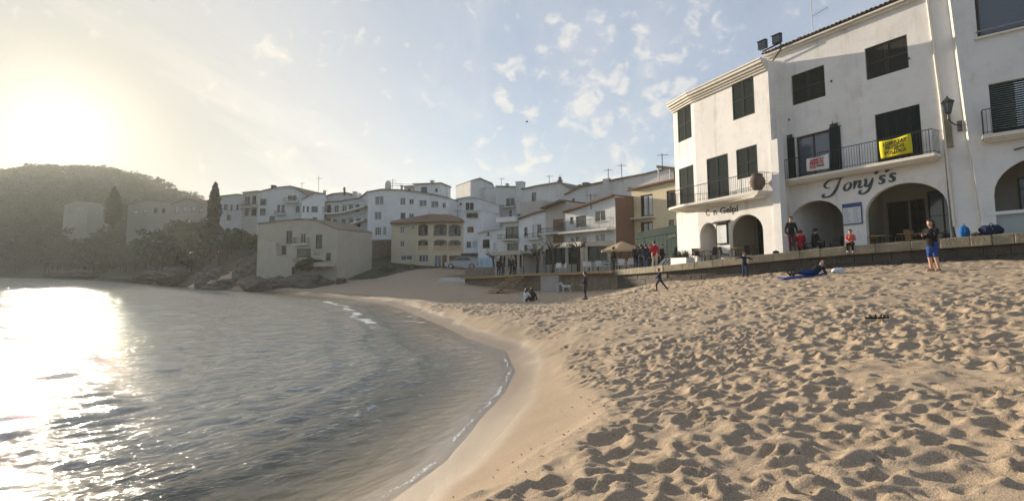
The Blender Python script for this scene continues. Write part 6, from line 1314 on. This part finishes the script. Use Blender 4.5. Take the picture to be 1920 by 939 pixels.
# the group on the promenade by the parasol
for x, Y, H_, mm, l, rz in ((1192, 38.2, 1.74, ms(black, jean), 'tall person in black standing at the left of the promenade group', .3), (1203, 37.6, 1.7, ms(charcoal, charcoal), 'person in charcoal coat in the middle of the promenade group', 2.9), (1212, 36.8, 1.66, ms(navy, jean), 'person in navy coat and jeans next to the red jacket', 3.4), (1228, 35.4, 1.75, ms(red, crm), 'man in bright red jacket and pale trousers on the promenade', 2.6), (1219, 38.0, 1.72, ms(black, black), 'person in black behind the red jacket', .2), (1151, 41.2, 1.78, ms(black, charcoal), 'dark clad man walking alone before the parasol', 1.4),
                            (1242, 37.2, 1.6, ms(navy, black), 'dark clad person before the green awning curtain', .6), (935, 53.2, 1.68, ms(black, jean), 'dark clad person at the left post of the small pergola', .5), (943, 53.0, 1.6, ms(maroon, charcoal), 'person in maroon before the small pergola', 2.2), (957, 51.6, 1.7, ms(charcoal, black), 'dark clad person at the top of the timber steps', 1.2), (965, 51.2, 1.62, ms(navy, black), 'person in navy beside the timber steps', -.6)):
    j1 = random.uniform(-.04, .04); person(l, at_prom(x, Y), rz, dict(elr=(.25, .02 + j1, 1.15), wrr=(.18 + j1, -.16, .98), ell=(-.24, -.02, 1.14), knl=(-.11, -.05 + j1, .5), anr=(.12, .05 + j1, .08), tor=(.15, -.1 + j1, .035)), mm, H_, 'short', 'people on the promenade', 1.1)
# small white dog by the quay
p = on_sand(1063, 548); dog = thing('dog', 'small white dog standing on the sand by the rough quay wall', 'dog', p); mb = MB(); V3 = lambda x, y, z: p + Vector((x, y, z)) * 1.15
mb.tube(catmull([V3(.26, 0, .40), V3(.12, 0, .42), V3(-.05, 0, .40), V3(-.22, 0, .42), V3(-.30, 0, .44)], 4), [.06, .08, .09, .10, .105, .10, .095, .095, .10, .115, .12, .12, .12, .12, .11, .10, .06], 10)
mb.tube([V3(-.26, 0, .46), V3(-.36, 0, .56), V3(-.40, 0, .60)], [.09, .07, .06], 8); mb.ball(V3(-.42, 0, .62), (.085, .07, .075), 10, 7); mb.tube([V3(-.44, 0, .60), V3(-.56, 0, .57)], [.045, .03], 8)
for s_ in (-1, 1):
    mb.tube([V3(-.24, s_ * .07, .40), V3(-.25, s_ * .075, .2), V3(-.24, s_ * .075, .04), V3(-.27, s_ * .075, .015)], [.055, .035, .026, .03], 7); mb.tube([V3(.22, s_ * .07, .38), V3(.17, s_ * .08, .25), V3(.27, s_ * .08, .15), V3(.24, s_ * .08, .03), V3(.21, s_ * .08, .015)], [.075, .05, .03, .025, .03], 7); mb.tube([V3(-.40, s_ * .05, .68), V3(-.37, s_ * .08, .62), V3(-.37, s_ * .085, .56)], [.02, .035, .015], 6)
mb.tube(catmull([V3(.27, 0, .44), V3(.36, 0, .54), V3(.34, 0, .64)], 4), .02, 6)
me = bpy.data.meshes.new('d'); me.from_pydata(mb.v, [], mb.f); tmp = bpy.data.objects.new('tmp', me); COL.objects.link(tmp); rm = tmp.modifiers.new('r', 'REMESH'); rm.mode = 'VOXEL'; rm.voxel_size = .014; rm.use_smooth_shade = True; tmp.modifiers.new('s', 'SMOOTH').iterations = 2
dg = bpy.context.evaluated_depsgraph_get(); dg.update(); m2 = bpy.data.meshes.new_from_object(tmp.evaluated_get(dg)); bpy.data.objects.remove(tmp); m2.materials.append(whitec); m2.transform(Matrix.Translation(-p)); bo_ = bpy.data.objects.new('body', m2); COL.objects.link(bo_); bo_.parent = dog
MB().ball(V3(-.575, 0, .575), .018, 6, 5).build('nose', M['iron'], dog); 
for s_ in (-1, 1): MB().ball(V3(-.475, s_ * .045, .645), .012, 6, 5).build('eye', M['eye'], dog)

# ================================================================== THE AIR
hzm = bpy.data.materials.new('haze_air'); hzm.use_nodes = True; ht = hzm.node_tree; ht.nodes.clear(); T = NT(ht)
pv = T.n('ShaderNodeVolumePrincipled'); pv.inputs['Color'].default_value = (.93, .97, .90, 1); pv.inputs['Density'].default_value = HAZE; pv.inputs['Anisotropy'].default_value = .3
mo = T.n('ShaderNodeOutputMaterial'); ht.links.new(pv.outputs[0], mo.inputs['Volume'])
mb = MB(); mb.box((-960, -70, -3.6), (420, 960, 86)); hz_o = mb.build('haze', hzm); hz_o['kind'] = 'stuff'; tag(hz_o, 'thin sunlit sea haze filling the bay', 'haze')
